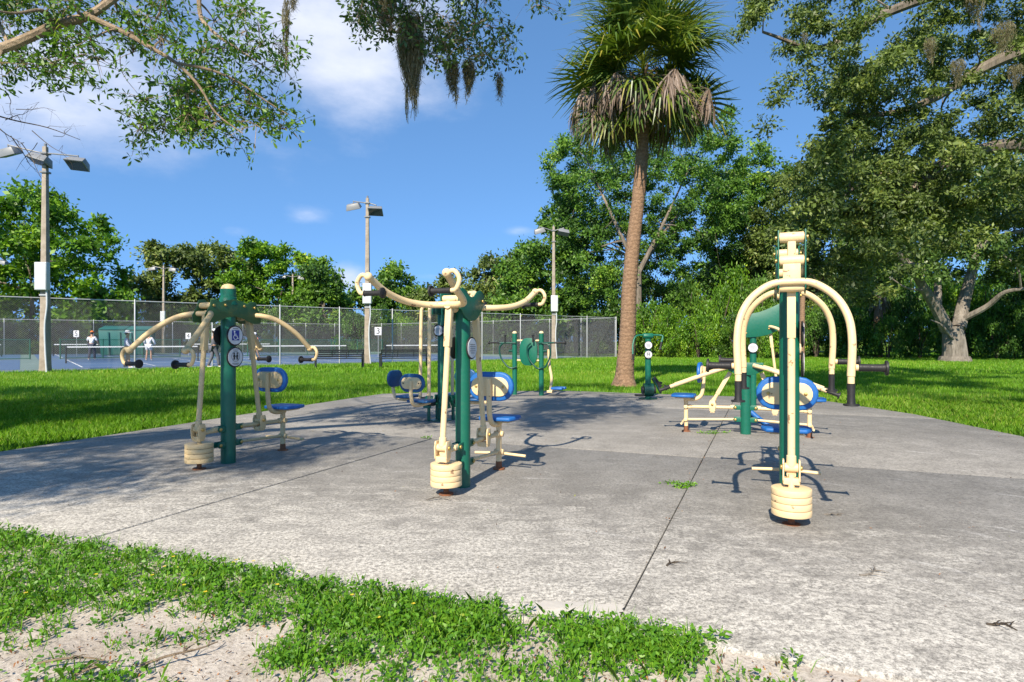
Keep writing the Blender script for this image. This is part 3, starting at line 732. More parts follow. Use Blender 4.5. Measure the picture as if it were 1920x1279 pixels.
machine(G(428, 868), 'pull-down machine with drooping stained beige arms and a wheelchair sign on its post', A, B,
        dict(h=1.76, be='beige_old', pm='green_old', plate=pl_wing, bolts=((-.26, 1.60), (-.12, 1.61), (.12, 1.61), (.26, 1.60)), arms='down', sides=(-1, 1), seats=(1,), rod_top=(.27, 1.49), r=.072,
             signs=((1, 1.305, 'wheelchair'), (1, 1.085, 'children'), (-1, 1.305, 'text')), sr=.104))
machine(G(868, 912), 'lat machine with raised curved beige arms and heart-shaped green plates in the centre', A, B,
        dict(h=1.60, cap=False, plate=pl_heart, bolts=((-.2, 1.60), (.2, 1.60)), arms='up', sides=(-1, 1), seats=(1,), rod_top=(.24, 1.53), r=.064, wu=.30, signs=((1, 1.19, 'text'), (-1, 1.19, 'text'))))
machine(Vector((2.035, 4.5, 0)), 'chest press with big beige arched arms and black grips, nearest machine on the right', A, B,
        dict(h=1.72, cap=False, plate=pl_tall, bolts=((-.415, 1.79), (-.415, 1.945), (-.415, 1.61), (.415, 1.79), (.415, 1.945), (.415, 1.61)), arms='arch', sides=(-1, 1), seats=(1,), rod_top=(.36, 1.60), r=.068, wu=.37, signs=((1, 1.3, 'text'), (1, 1.08, 'text'))))
machine(G(1398, 815), 'low two-seat rowing machine behind the arched chest press', -B, A,
        dict(h=.90, cap=False, plate=pl_low, bolts=((-.16, .9), (.16, .9)), arms='low', sides=(-1, 1), seats=(1, -1), rod_top=(.2, .82), r=.067))
machine(G(1412, 762), 'farther machine with a broad curved green panel seen past the chest press', B, -A,
        dict(h=1.62, cap=False, plate=pl_curve, bolts=((.28, 1.48), (-.12, 1.4)), arms='down', sides=(1,), seats=(1,), rod_top=(.3, 1.45), r=.06, signs=((1, 1.12, 'text'), (-1, 1.12, 'text'))))
# blue padded pedals hanging by the low rowing machine
t = empty('foot_pedals', G(1432, 812), 'blue curved foot pedals low beside the two-seat rowing machine', 'pedal')
for s in (-1, 1):
    o = MB(); o.tube(smooth([(-.12, .2+s*.07, .27), (-.05, .12+s*.07, .19), (.06, .02+s*.07, .10), (.16, -.06+s*.07, .045)], 5), [.035]*8+[.028]*8, 10); o.build('pedal_arm', M['blue'], t)
MB().tube([(-.14, .1, .27), (-.14, .3, .27)], .03, 10).build('pedal_axle', M['blue'], t)
MB().box((-.14, .2, .13), (.025, .03, .13)).build('pedal_stand', M['green'], t)

# ---- four-seat swing leg press
def leg_press(loc, label):
    t = empty('exercise_machine', loc, label, 'exercise machine', 'green and beige outdoor exercise machines on the concrete')
    MB().lathe([(.055, 0), (.055, 1.86), (.045, 1.88), (.02, 1.89)], (0, 0, 0), 24).build('post', M['green'], t)
    MB().lathe([(.17, 0), (.17, .012), (.06, .014)], (0, 0, 0), 24).build('base_plate', M['green'], t)
    for q, (D, S) in enumerate(((-U0, V0), (-V0, -U0), (V0, U0), (U0, -V0))):
        W = lambda a, b_, z: D*a+S*b_+Z*z
        MB().box(W(.12, 0, 1.74), (.10, .03, .075), (D, S, Z)).build('top_bracket', M['green_dk'], t, bevel=.01)
        MB().tube(smooth([W(.15, 0, 1.80), W(.27, 0, 1.815), W(.345, 0, 1.76), W(.36, 0, 1.62), W(.37, 0, 1.0), W(.38, 0, .33)], 6), .028, 14).build('hanger_tube', M['beige'], t)
        fr = MB().tube(smooth([W(.36, 0, .31), W(.50, 0, .305), W(.72, 0, .305), W(.84, 0, .34), W(.885, 0, .45), W(.90, 0, .68)], 6), .027, 14).build('seat_tube', M['beige'], t)
        st = MB().prism([(a, b_) for a, b_ in ((-.17, -.14), (-.2, 0), (-.17, .14), (.17, .14), (.2, 0), (.17, -.14))], W(.60, 0, .36), S, D, .04).build('seat', M['blue_dk'], t, bevel=.014, segs=3)
        br = MB().prism(stadium(.42, .27), W(.855, 0, .64), S, Z, .05).build('backrest', M['blue_dk'], t, bevel=.018, segs=3)
        MB().prism(stadium(.34, .17), W(.884, 0, .64), S, Z, .014).build('back_plate', M['beige'], br, bevel=.003)
        for s in (-1, 1): MB().rod(W(.889, s*.13, .64), W(.898, s*.13, .64), .012, 10).build('bolt', M['black'], br)
        # foot plates on stands near the post
        for s in (-1, 1):
            MB().prism([(-.06, -.10), (-.075, 0), (-.06, .10), (.06, .10), (.075, 0), (.06, -.10)], W(.17, s*.13, .30), S, (Z*.9-D*.42).normalized(), .02).build('foot_plate', M['green'], t, bevel=.006)
            MB().tube([W(.15, s*.13, .0), W(.15, s*.13, .26)], .022, 10).build('foot_stand', M['green'], t)
        MB().cyl(W(.3, -.05, .31), W(.3, .05, .31), .055, 16).build('bumper', M['black'], t)
    for s in (1, -1): sign_disc(t, V0*s*.076+Z*1.42, V0*s, U0*s, 'text')
    sign_disc(t, -U0*.076-V0*.0+Z*1.415, -U0, V0, 'text', .09)
leg_press(G(827, 788), 'four-seat swing leg press with blue seats and tall beige hangers, back left')

# ---- double-post stretching station
def double_post(loc, label):
    t = empty('exercise_machine', loc, label, 'exercise machine', 'green and beige outdoor exercise machines on the concrete')
    W = lambda a, b_, z: V0*a+U0*b_+Z*z
    for a in (0, .66):
        k = -1 if a == 0 else 1
        p = MB().lathe([(.056, 0), (.056, 1.43)], W(a, 0, 0), 20).build('post', M['green'], t)
        MB().lathe([(.055, 1.43), (.05, 1.455), (.03, 1.475), (.005, 1.48)], W(a, 0, 0), 20).build('post_cap', M['beige'], p)
        ba = MB().tube([W(a-k*.05, -.06, 1.2), W(a+k*.36, -.10, 1.21)], .02, 10).build('handle_bar', M['green_dk'], t)
        grip(ba, W(a+k*.34, -.10, 1.21), V0*k, .28, .02)
        s0 = a-.2 if k < 0 else a-.17
        grip(ba, W(s0, -.1, 1.22), Z, .17, .02)
        bw = smooth([W(s0-.05, -.1, 1.2), W(s0-.13, -.1, 1.12), W(s0-.14, -.1, .98), W(s0-.08, -.1, .82), W(s0+.06, -.1, .66), W(a-.03, -.08, .62), W(a+.08, -.06, .66)], 5)
        MB().tube(bw, .02, 10).build('bow_handle', M['green_dk'], t)
    MB().tube(smooth([W(.66+.06, -.1, 1.2), W(.66+.22, -.1, 1.15), W(.66+.24, -.1, .9), W(.66+.14, -.1, .68), W(.66+.03, -.07, .63)], 5), .02, 10).build('bow_handle', M['green_dk'], t)
    MB().prism([(x, z) for x, z in [(.22*math.copysign(abs(math.cos(q))**.75, math.cos(q)), .32*math.copysign(abs(math.sin(q))**.7, math.sin(q))) for q in [2*math.pi*i/28 for i in range(28)]]], W(.345, 0, 1.0), V0, Z, .035).build('back_board', M['green'], t, bevel=.012)
    for z in (1.26, .80): MB().tube([W(.04, .03, z), W(.62, .03, z)], .022, 10).build('cross_bar', M['beige'], t)
    for s, a in ((-1, 0), (1, .66)): MB().cyl(W(a+s*.04, 0, 1.02), W(a+s*.14, 0, 1.02), .03, 12).build('pivot', M['green_dk'], t)
    pe = MB().tube(smooth([W(.84, .02, 1.06), W(.84, .02, .9), W(.85, .02, .7), W(.90, .02, .4), W(.87, .02, .14)], 6), [.04]*7+[.032]*18, 12).build('pendulum', M['beige'], t)
    MB().box(W(.87, .02, .10), (.07, .05, .03), (V0, U0, Z)).build('pendulum_foot', M['beige'], pe, bevel=.01)
    for b_ in (-.09, .12): MB().box(W(1.07, b_, .18), (.14, .07, .028), (V0, U0, Z)).build('pedal', M['blue'], t, bevel=.02)
    MB().tube([W(.9, .02, .12), W(1.1, .02, .15)], .02, 8).build('pedal_bar', M['beige'], t)
double_post(G(965, 740), 'dark green two-post machine with an oval board between its posts, near the lawn')

# ---- small green trainer with moustache handlebar
def trainer(loc, label):
    t = empty('exercise_machine', loc, label, 'exercise machine', 'green and beige outdoor exercise machines on the concrete')
    MB().lathe([(.062, 0), (.062, 1.30)], (0, 0, 0), 20).build('post', M['green'], t)
    MB().lathe([(.2, 0), (.2, .014), (.07, .016)], (0, 0, 0), 20).build('base_plate', M['green_dk'], t)
    MB().rod((-.11, 0, 1.36), (.11, 0, 1.36), .058, 16).build('head_tube', M['green'], t)
    MB().tube(smooth([(-.36, -.16, .96), (-.345, -.1, 1.18), (-.27, -.04, 1.35), (-.1, 0, 1.38), (.1, 0, 1.38), (.24, 0, 1.375), (.31, -.03, 1.35), (.27, -.08, 1.22)], 6), .02, 10).build('handlebar', M['green'], t)
    grip(t, (.275, -.08, 1.23), (-.25, -.1, -1), .17, .024); grip(t, (-.36, -.16, .97), (0, -.1, -1), .12, .02)
    for z in (1.16, .96): sign_disc(t, Vector((-.01, -.085, z)), Vector((0, -1, 0)), Vector((1, 0, 0)), 'text' if z > 1 else 'children', .088)
    MB().cyl((-.1, -.02, .2), (.1, -.02, .2), .14, 20).build('crank_housing', M['green_dk'], t)
    for s in (-1, 1):
        cr = MB().tube([(s*.14, -.05, .2), (s*.15, -.05+s*.16, .2+s*.10)], .02, 8).build('crank', M['black'], t)
        MB().box((s*.24, -.05+s*.18, .22+s*.12), (.09, .05, .022)).build('pedal', M['rubber'], cr, bevel=.01)
        MB().cyl((s*.11, -.05, .2), (s*.15, -.05, .2), .075, 16).build('crank_disc', M['rubber'], cr)
    MB().box((.2, .05, .35), (.05, .05, .13), (Vector((.8, 0, .6)), Vector((0, 1, 0)), Vector((-.6, 0, .8)))).build('link_arm', M['rubber'], t, bevel=.015)
    MB().tube([(.1, 0, .45), (.28, .02, .12)], .022, 8).build('rear_strut', M['green_dk'], t)
trainer(G(1215, 748), 'small green trainer with two white discs and drooping handlebar by the palm')
# ------------------------------------------------------------------ vegetation
M['leaf_oak'] = leafmat('live oak leaf', ((0, (.012, .030, .008)), (.45, (.034, .070, .014)), (.8, (.075, .125, .022)), (1, (.14, .17, .035))), .25, .42, .45)
M['leaf_olive'] = leafmat('olive oak leaf', ((0, (.022, .036, .010)), (.45, (.060, .085, .020)), (.8, (.11, .14, .034)), (1, (.20, .19, .07))), .25, .5, .4)
M['leaf_mid'] = leafmat('mid green leaf', ((0, (.014, .040, .008)), (.45, (.042, .105, .014)), (.8, (.085, .175, .022)), (1, (.15, .22, .03))), .3)
M['leaf_bright'] = leafmat('bright green leaf', ((0, (.020, .062, .006)), (.45, (.062, .165, .012)), (.8, (.13, .26, .018)), (1, (.24, .33, .03))), .34)
M['leaf_dark'] = leafmat('dark green leaf', ((0, (.010, .032, .007)), (.5, (.030, .082, .014)), (.85, (.065, .15, .02)), (1, (.13, .21, .03))), .3)
M['grass'] = leafmat('lawn grass blade', ((0, (.030, .085, .006)), (.5, (.085, .20, .010)), (.85, (.16, .29, .016)), (1, (.27, .30, .07))), .38, .5, .3)
M['weed'] = leafmat('weed leaf', ((0, (.030, .11, .010)), (.5, (.075, .22, .016)), (.9, (.14, .30, .028)), (1, (.24, .30, .06))), .34, .45, .35)
M['moss'] = leafmat('spanish moss', ((0, (.09, .075, .04)), (.5, (.19, .165, .095)), (1, (.34, .31, .21))), .25, .9, .1)
M['frond'] = leafmat('palm frond', ((0, (.022, .060, .012)), (.5, (.060, .125, .020)), (.85, (.13, .19, .025)), (1, (.28, .26, .04))), .28, .4, .45)
M['frond_dead'] = leafmat('dead palm frond', ((0, (.10, .065, .042)), (.35, (.22, .165, .12)), (.8, (.40, .33, .265)), (1, (.40, .25, .13))), .2, .8, .1)
M['flower'] = leafmat('yellow petal', ((0, (.75, .50, .02)), (1, (.85, .65, .05))), .2)
def bark(name, a, b_, sc=(1, 1, .25), s=9):
    m, nt, b, _ = new_mat(name); co = ncoord(nt, 'Object', sc)
    n = nnoise(nt, s, 8, .7, co); n2 = nnoise(nt, 1.6, 4, .6, co)
    c = nmix(nt, nramp(nt, n, ((.3, 0), (.68, 1))), a, b_)
    c = nmix(nt, nramp(nt, n2, ((.52, 0), (.7, .6))), c, tuple(min(1, x*1.7) for x in b_))
    nt.links.new(c, b.inputs['Base Color']); b.inputs['Roughness'].default_value = .92; b.inputs['Specular IOR Level'].default_value = .15
    nbump(nt, b, n, .8, .03); M[name] = m
bark('bark_oak', (.075, .06, .045), (.21, .175, .135)); bark('bark_pale', (.09, .078, .064), (.25, .22, .185)); bark('bark_dark', (.035, .026, .02), (.10, .08, .06))
bark('bark_branch', (.12, .085, .055), (.33, .25, .17), (1, 1, 1), 30)
m, nt, b, _ = new_mat('bark_palm'); co = ncoord(nt)
wv = nt.nodes.new('ShaderNodeTexWave'); wv.bands_direction = 'Z'; wv.inputs['Scale'].default_value = 2.6; wv.inputs['Distortion'].default_value = 7.5; wv.inputs['Detail'].default_value = 5; wv.inputs['Detail Scale'].default_value = 2.5; nt.links.new(co, wv.inputs['Vector'])
nz = nnoise(nt, 16, 8, .75, co); c = nmix(nt, nramp(nt, nz, ((.3, 0), (.7, 1))), (.12, .068, .038), (.34, .215, .13))
c = nmix(nt, nmath(nt, 'MULTIPLY', nramp(nt, wv.outputs[1], ((.05, .32), (.35, 0))), 1.0), c, (.09, .05, .028))
nt.links.new(c, b.inputs['Base Color']); b.inputs['Roughness'].default_value = .95; nbump(nt, b, nmath(nt, 'ADD', nmath(nt, 'MULTIPLY', wv.outputs[1], .4), nz), .6, .025); M['bark_palm'] = m

for nm_, k_, rk_, bk_ in (('leaf_oak', 1.9, 1.1, .9), ('leaf_olive', 1.85, .97, .8), ('leaf_mid', 1.75, 1.15, .8), ('leaf_bright', 1.5, 1.2, .8), ('leaf_dark', 2.1, 1.2, .8), ('grass', 1.45, 1.03, .95), ('weed', 1.25, 1.2, .8), ('frond', 1.15, 1.25, .9), ('frond_dead', 1.0, 1.0, 1.1)):
    for n_ in M[nm_].node_tree.nodes:
        if n_.type == 'VALTORGB':
            for e_ in n_.color_ramp.elements: e_.color = (min(1, e_.color[0]*k_*rk_), min(1, e_.color[1]*k_), e_.color[2]*k_*bk_, 1)
def unit(v): return v/np.maximum(np.linalg.norm(v, axis=-1, keepdims=True), 1e-9)
def leaf_arrays(pos, size, aspect, r, out=None, up=.35, droop=.2, hexa=False, light=None):
    """one leaf at each pos (N,3); returns vertex array and per-leaf variation"""
    n = len(pos); size = np.broadcast_to(size, (n,))*r.uniform(.7, 1.3, n)
    if not hexa: size = size*np.where(r.random(n) < .2, 1.4, 1.0)
    a = r.normal(size=(n, 3)); a[:, 2] -= droop
    if out is not None: a = a*.75+out*1.0
    a = unit(a)
    nn = r.normal(size=(n, 3)); nn[:, 2] += up*1.6; nn -= np.array(sun_dir)*.9      # leaves turn their faces to the light
    if out is not None: nn += out*.3
    s = unit(np.cross(a, nn)); L = size[:, None]; Wd = L*aspect
    if hexa:
        up_ = unit(np.cross(s, a))*L*.05
        v = np.stack([pos, pos+a*L*.35+s*Wd*.36+up_, pos+a*L*.72+s*Wd*.48+up_, pos+a*L, pos+a*L*.72-s*Wd*.48+up_, pos+a*L*.35-s*Wd*.36+up_], 1); k = 6
    else:
        v = np.stack([pos-a*L*.5, pos+s*Wd*.5, pos+a*L*.5, pos-s*Wd*.5], 1); k = 4
    var = r.beta(2.2, 2.4, n)
    if light is not None: var = np.clip(var*.75+light, 0, 1)
    return v.reshape(-1, 3), k, var
def clumps(cent, rad, per, size, seed, aspect=.5, flat=.7, up=.35, hexa=False, droop=.2, tone=.5):
    """leaf clumps: cent (N,3), rad (N,)"""
    r = np.random.default_rng(seed); n = len(cent)
    d = unit(r.normal(size=(n, per, 3))); rr = r.uniform(0, 1, (n, per, 1))**.5
    rr *= (1+.25*r.normal(size=(n, per, 1)))
    off = d*rr*np.asarray(rad)[:, None, None]; off[..., 2] *= flat
    pos = (np.asarray(cent)[:, None, :]+off).reshape(-1, 3); out = d.reshape(-1, 3)
    lt = np.repeat(r.normal(0, .13, n), per)+(tone-.5)*.4+.05
    return leaf_arrays(pos, size, aspect, r, out, up, droop, hexa, lt)
def crown(name, parent, cent, rad, per, size, mat, seed, **k):
    v, n, var = clumps(np.array(cent), np.array(rad), per, size, seed, **k)
    return link(name, np_mesh(name, v, n, mat, var), None, parent)
def branches(name, parent, limbs, mat, anchors=None, r0=.05, r=None, every=1, sag=.12, n=5):
    """tapered limb polylines [(pts, r_start, r_end)], plus thin curved branches out to the anchors"""
    mb = MB(); nodes = []
    for pts, ra, rb in limbs:
        sp = smooth(pts, 5); m = len(sp)
        mb.tube(sp, [ra+(rb-ra)*i/(m-1) for i in range(m)], max(7, n+3))
        nodes += [(p, ra+(rb-ra)*i/(m-1)) for i, p in enumerate(sp)]
    r = r or R
    if anchors is not None and len(anchors):
        A_ = np.array([tuple(p) for p, _ in nodes])
        for i, c in enumerate(anchors):
            if i % every: continue
            c = Vector(c); dd = np.linalg.norm(A_-np.array(c), axis=1)
            k = int(np.argmin(dd*r.uniform(.85, 1.15))); p, pr = nodes[k]; L = (c-p).length
            if L < .05: continue
            mid1 = p.lerp(c, .35)+Vector((r.uniform(-1, 1), r.uniform(-1, 1), r.uniform(0, 1)))*L*sag
            mid2 = p.lerp(c, .7)+Vector((r.uniform(-1, 1), r.uniform(-1, 1), r.uniform(-.3, .8)))*L*sag
            ra = min(pr*.6, r0); sp = smooth([p, mid1, mid2, c], 3)
            mb.tube(sp, [ra*(1-.75*q/(len(sp)-1)) for q in range(len(sp))], n, cap=False)
            A_ = np.vstack([A_, [tuple(x) for x in sp[3:]]]); nodes += [(x, ra*.6) for x in sp[3:]]
    return mb.build(name, mat, parent, fix=False)

# ---- trees shaped by their outline and given depth round their own trunk
def tree(name, label, base, poly, d, thick, n, rad, per, size, mat, seed, bk='bark_oak', tr=.25, cat='tree', group='trees behind the courts and lawn', limbs=None, tone=.5, flat=.7, aspect=.5, forks=4, lean=0):
    n = int(n*1.32); size *= 1.32; r = random.Random(seed); cent, rads = [], []
    ys = [p[1] for p in poly]; xs = [p[0] for p in poly]; cx = (min(xs)+max(xs))/2; hw = (max(xs)-min(xs))/2
    for i in range(n):
        x, y = sample_poly(poly, r)
        prof = math.sqrt(max(.1, 1-((x-cx)/hw)**2))
        dd = d+r.uniform(-1, 1)*thick*prof
        q = P(x, y, d); cent.append(Vector((q.x*(1+(dd/d-1)*.0), dd, max(.25, q.z)))); rads.append(rad*r.uniform(.6, 1.25))
    t = empty(name, (0, 0, 0), label, cat, group); b0 = Vector((base[0], base[1], -.06))
    t.location = b0; loc = [c-b0 for c in cent]
    top = max(c.z for c in loc)
    if limbs is None:
        f0 = Vector((lean*.3, 0, top*.32)); limbs = [([Vector((0, 0, -.05)), Vector((0, 0, .5)), Vector((lean*.12, 0, top*.16)), f0], tr, tr*.72)]
        mx = sum((c for c in loc), Vector())/len(loc)
        for k in range(forks):
            tgt = loc[r.randrange(len(loc))]*.75+Vector((mx.x, mx.y, top*.7))*.25
            limbs.append(([f0, f0.lerp(tgt, .4)+Vector((r.uniform(-.5, .5), r.uniform(-.5, .5), .5)), tgt], tr*.6, tr*.12))
    else: limbs = [([p-b0 for p in pts], a, c) for pts, a, c in limbs]
    branches('trunk', t, limbs, M[bk], loc, tr*.3, r, every=2)
    crown('crown', t, [tuple(c) for c in loc], rads, per, size, M[mat], seed, tone=tone, flat=flat, aspect=aspect)
    return t
def gx(px, d): return ((px-CX)/F*d, d)
tree('broadleaf_tree', 'bushy bright green tree at the far left behind the courts', gx(60, 64), [(-330, 300), (-180, 300), (-60, 322), (20, 340), (70, 348), (115, 372), (165, 408), (205, 432), (226, 468), (228, 505), (245, 560), (225, 625), (-330, 630)], 64, 6.0, 240, 1.45, 190, .36, 'leaf_bright', 21, tone=.42)
tree('broadleaf_tree', 'tall green tree outside the left picture edge beyond the courts', gx(-560, 70), [(-860, 420), (-760, 340), (-600, 310), (-460, 330), (-330, 360), (-320, 625), (-860, 630)], 70, 6.0, 110, 2.1, 170, .5, 'leaf_mid', 20)
tree('broadleaf_tree', 'dull olive oak with ragged top left of centre behind the courts', gx(300, 80), [(230, 520), (262, 475), (300, 466), (345, 462), (372, 458), (410, 468), (452, 466), (480, 500), (470, 620), (235, 625)], 80, 4.5, 130, 1.35, 190, .34, 'leaf_olive', 22, tone=.5)
tree('broadleaf_tree', 'rounded bright green tree in the tree line left of centre', gx(510, 76), [(430, 530), (455, 478), (485, 455), (515, 458), (545, 472), (580, 480), (600, 520), (590, 625), (425, 625)], 76, 4.5, 110, 1.25, 200, .33, 'leaf_bright', 23, tone=.4)
tree('broadleaf_tree', 'small green tree beside the white cloud in the tree line', gx(612, 72), [(568, 540), (585, 500), (608, 488), (630, 500), (640, 545), (650, 600), (640, 628), (570, 628)], 72, 3, 60, 1.05, 190, .30, 'leaf_mid', 24)
tree('broadleaf_tree', 'low green tree line piece behind the concrete light pole', gx(690, 88), [(630, 570), (660, 545), (700, 552), (715, 520), (738, 500), (762, 515), (775, 540), (800, 540), (800, 628), (630, 628)], 88, 4, 80, 1.35, 170, .36, 'leaf_mid', 25)
tree('broadleaf_tree', 'olive green trees rising behind the raised beige arms', gx(850, 82), [(770, 560), (805, 528), (850, 522), (890, 506), (905, 490), (935, 495), (965, 478), (1000, 470), (1010, 628), (770, 628)], 82, 4.5, 150, 1.35, 180, .34, 'leaf_olive', 26, tone=.55)
tree('broadleaf_tree', 'dark green tree at the left foot of the large oak', gx(985, 62), [(925, 560), (945, 500), (970, 468), (1000, 436), (1030, 390), (1065, 340), (1095, 420), (1090, 520), (1085, 630), (925, 630)], 62, 4, 130, 1.15, 190, .28, 'leaf_mid', 27, tone=.42)
tree('oak_tree', 'large feathery oak behind the palm trunk with sky gaps in its crown', gx(1197, 51), [(1020, 330), (1035, 295), (1062, 252), (1110, 272), (1160, 240), (1215, 262), (1262, 246), (1300, 226), (1348, 214), (1392, 262), (1360, 300), (1400, 330), (1392, 420), (1360, 500), (1300, 560), (1200, 600), (1095, 600), (1050, 560), (1035, 470), (1050, 400)], 56, 6, 330, .92, 210, .185, 'leaf_mid', 28, bk='bark_oak', tr=.36, tone=.42, forks=7)
tree('oak_tree', 'rounded grey green oak right of the palm, lower than its neighbour', gx(1420, 62), [(1330, 380), (1345, 320), (1390, 285), (1440, 292), (1460, 330), (1455, 420), (1480, 560), (1330, 590)], 62, 5, 150, 1.05, 190, .23, 'leaf_mid', 29, bk='bark_oak', tr=.3, tone=.45)
tree('oak_tree', 'olive oak rising behind the arched chest press', gx(1530, 56), [(1400, 470), (1425, 380), (1460, 330), (1500, 300), (1560, 290), (1640, 330), (1690, 420), (1680, 560), (1560, 600), (1440, 590)], 56, 5, 200, 1.0, 200, .21, 'leaf_olive', 30, bk='bark_dark', tr=.3, tone=.45)
# big spreading oak on the right lawn, limbs read off the photograph
oD = 38.0
lim = lambda *pp: [P(x, y, oD+dz) for (x, y, dz) in pp]
oak_limbs = [(lim((1790, 682, 0), (1790, 660, 0), (1788, 635, 0), (1786, 612, 0)), .72, .55), (lim((1790, 686, 0), (1790, 679, 0), (1790, 668, 0)), 1.1, .8),
             (lim((1776, 618, 0), (1757, 580, -.5), (1735, 545, -1), (1715, 512, -1.5), (1690, 482, -2), (1660, 458, -2.5)), .40, .13),
             (lim((1757, 580, 0), (1758, 545, .5), (1757, 500, .8), (1740, 470, 1.2), (1720, 440, 1.6)), .26, .09),
             (lim((1797, 615, 0), (1806, 570, .5), (1818, 525, .6), (1830, 480, .8), (1835, 440, 1), (1822, 400, 1.2)), .42, .15),
             (lim((1828, 490, .8), (1850, 455, .4), (1885, 440, 0), (1930, 430, -.5)), .22, .1), (lim((1806, 598, 0), (1850, 575, -1), (1885, 548, -2), (1935, 540, -3)), .2, .1),
             (lim((1790, 640, -.3), (1765, 610, -1), (1745, 600, -1.4)), .1, .04), (lim((1735, 545, -1), (1700, 540, -2), (1668, 520, -2.6)), .09, .04)]
tree('oak_tree', 'big grey-barked oak with spreading forked limbs on the right lawn', gx(1790, oD), [(1590, 470), (1620, 390), (1690, 340), (1780, 300), (1900, 270), (2080, 300), (2080, 560), (1985, 560), (1950, 520), (1890, 510), (1850, 500), (1790, 470), (1740, 500), (1690, 540), (1640, 545), (1600, 530)], oD, 5.5, 360, .66, 190, .16, 'leaf_oak', 31, bk='bark_pale', tr=.5, limbs=oak_limbs, tone=.6)
# far palms' dead skirts and trunks in the wood
def far_trunk(px, d, y0, y1, w, label):
    a, b_ = P(px, y0, d), P(px+4, y1, d); t = empty('palm_tree', (a.x, d, -.06), label, 'tree', 'bare trunks in the wood')
    MB().tube([Vector((0, 0, 0)), Vector((.05, 0, b_.z*.5)), Vector((b_.x-a.x, 0, b_.z))], [w*1.2, w, w], 10).build('trunk', M['bark_palm'], t)
    v, vr = [], []
    r_ = np.random.default_rng(int(px))
    for k in range(130):
        q = r_.uniform(0, 6.28); rr = r_.uniform(.2, .75); z = b_.z+r_.uniform(-.5, .3); L = r_.uniform(.9, 1.7)
        p0 = np.array([b_.x-a.x+rr*.4*math.cos(q), rr*.4*math.sin(q), z+.2]); p1 = p0+np.array([rr*.8*math.cos(q), rr*.8*math.sin(q), -L])
        s = np.array([-math.sin(q), math.cos(q), 0])*.05
        v += [p0-s, p0+s, p1+s*.4, p1-s*.4]; vr.append(r_.uniform(0, .8))
    link('dead_skirt', np_mesh('dead_skirt', np.array(v), 4, M['frond_dead'], vr), None, t)
far_trunk(1503, 40, 678, 478, .16, 'slim orange-brown palm trunk just right of the chest press post')
far_trunk(1645, 47, 672, 545, .3, 'thick dark palm trunk in the shade left of the big oak')
# ---- understorey: individual shrubs along the edge of the wood
def shrub_mesh(seed, mat, n=46, per=150, size=.055):
    r = random.Random(seed); cent, rads = [], []
    for i in range(n):
        q = r.uniform(0, 6.28); rr = math.sqrt(r.random())*.85; z = r.random()**.8
        rr *= math.sqrt(max(.12, 1-(z*.95)**2)); cent.append((rr*math.cos(q), rr*math.sin(q), .06+z*.9)); rads.append(r.uniform(.13, .26))
    v, k, var = clumps(np.array(cent), np.array(rads), per, size, seed, tone=.5, flat=.8, aspect=.55)
    return np_mesh('foliage', v, k, M[mat], var)
SH = {k: [shrub_mesh(s+i*7, k) for i in range(2)] for s, k in ((50, 'leaf_bright'), (60, 'leaf_mid'), (70, 'leaf_dark'))}
stem_me = MB()
for q in range(5): stem_me.tube([(0, 0, -.1), (.1*math.cos(q*1.3), .1*math.sin(q*1.3), .35), (.42*math.cos(q*1.3), .42*math.sin(q*1.3), .85)], [.03, .022, .008], 6)
stem_me = stem_me.mesh('stems'); stem_me.materials.append(M['bark_dark'])
def shrub(px, d, w, h, mat, i, label, group='shrubs along the edge of the wood'):
    t = empty('shrub', (*gx(px, d), -.06), label, 'shrub', group, i*1.7); t.scale = (w, w, h)
    link('foliage', SH[mat][i % 2], None, t); link('stems', stem_me, None, t)
bright = 'leafy bush of the bright hedge behind the small green trainer'
ORD = 'first second third fourth fifth sixth seventh eighth ninth tenth eleventh twelfth thirteenth fourteenth fifteenth sixteenth seventeenth'.split()
for i, (px, d, w, h, mt) in enumerate(((1215, 49, 2.34, 4.47, 'leaf_bright'), (1255, 47, 2.16, 3.61, 'leaf_bright'), (1290, 52, 2.61, 6.19, 'leaf_mid'), (1310, 46, 1.98, 3.1, 'leaf_bright'), (1345, 49, 2.34, 5.68, 'leaf_bright'), (1380, 51, 2.52, 7.05, 'leaf_bright'), (1378, 46, 1.98, 3.27, 'leaf_mid'), (1425, 49, 2.7, 6.02, 'leaf_mid'), (1455, 44, 2.16, 3.96, 'leaf_bright'))):
    shrub(px, d, w, h, mt, i, ORD[i]+' bush from the left in the bright hedge behind the small trainer', 'bright hedge bushes behind the trainer')
dark = 'dark green bush in the shaded wood edge behind the big oak'
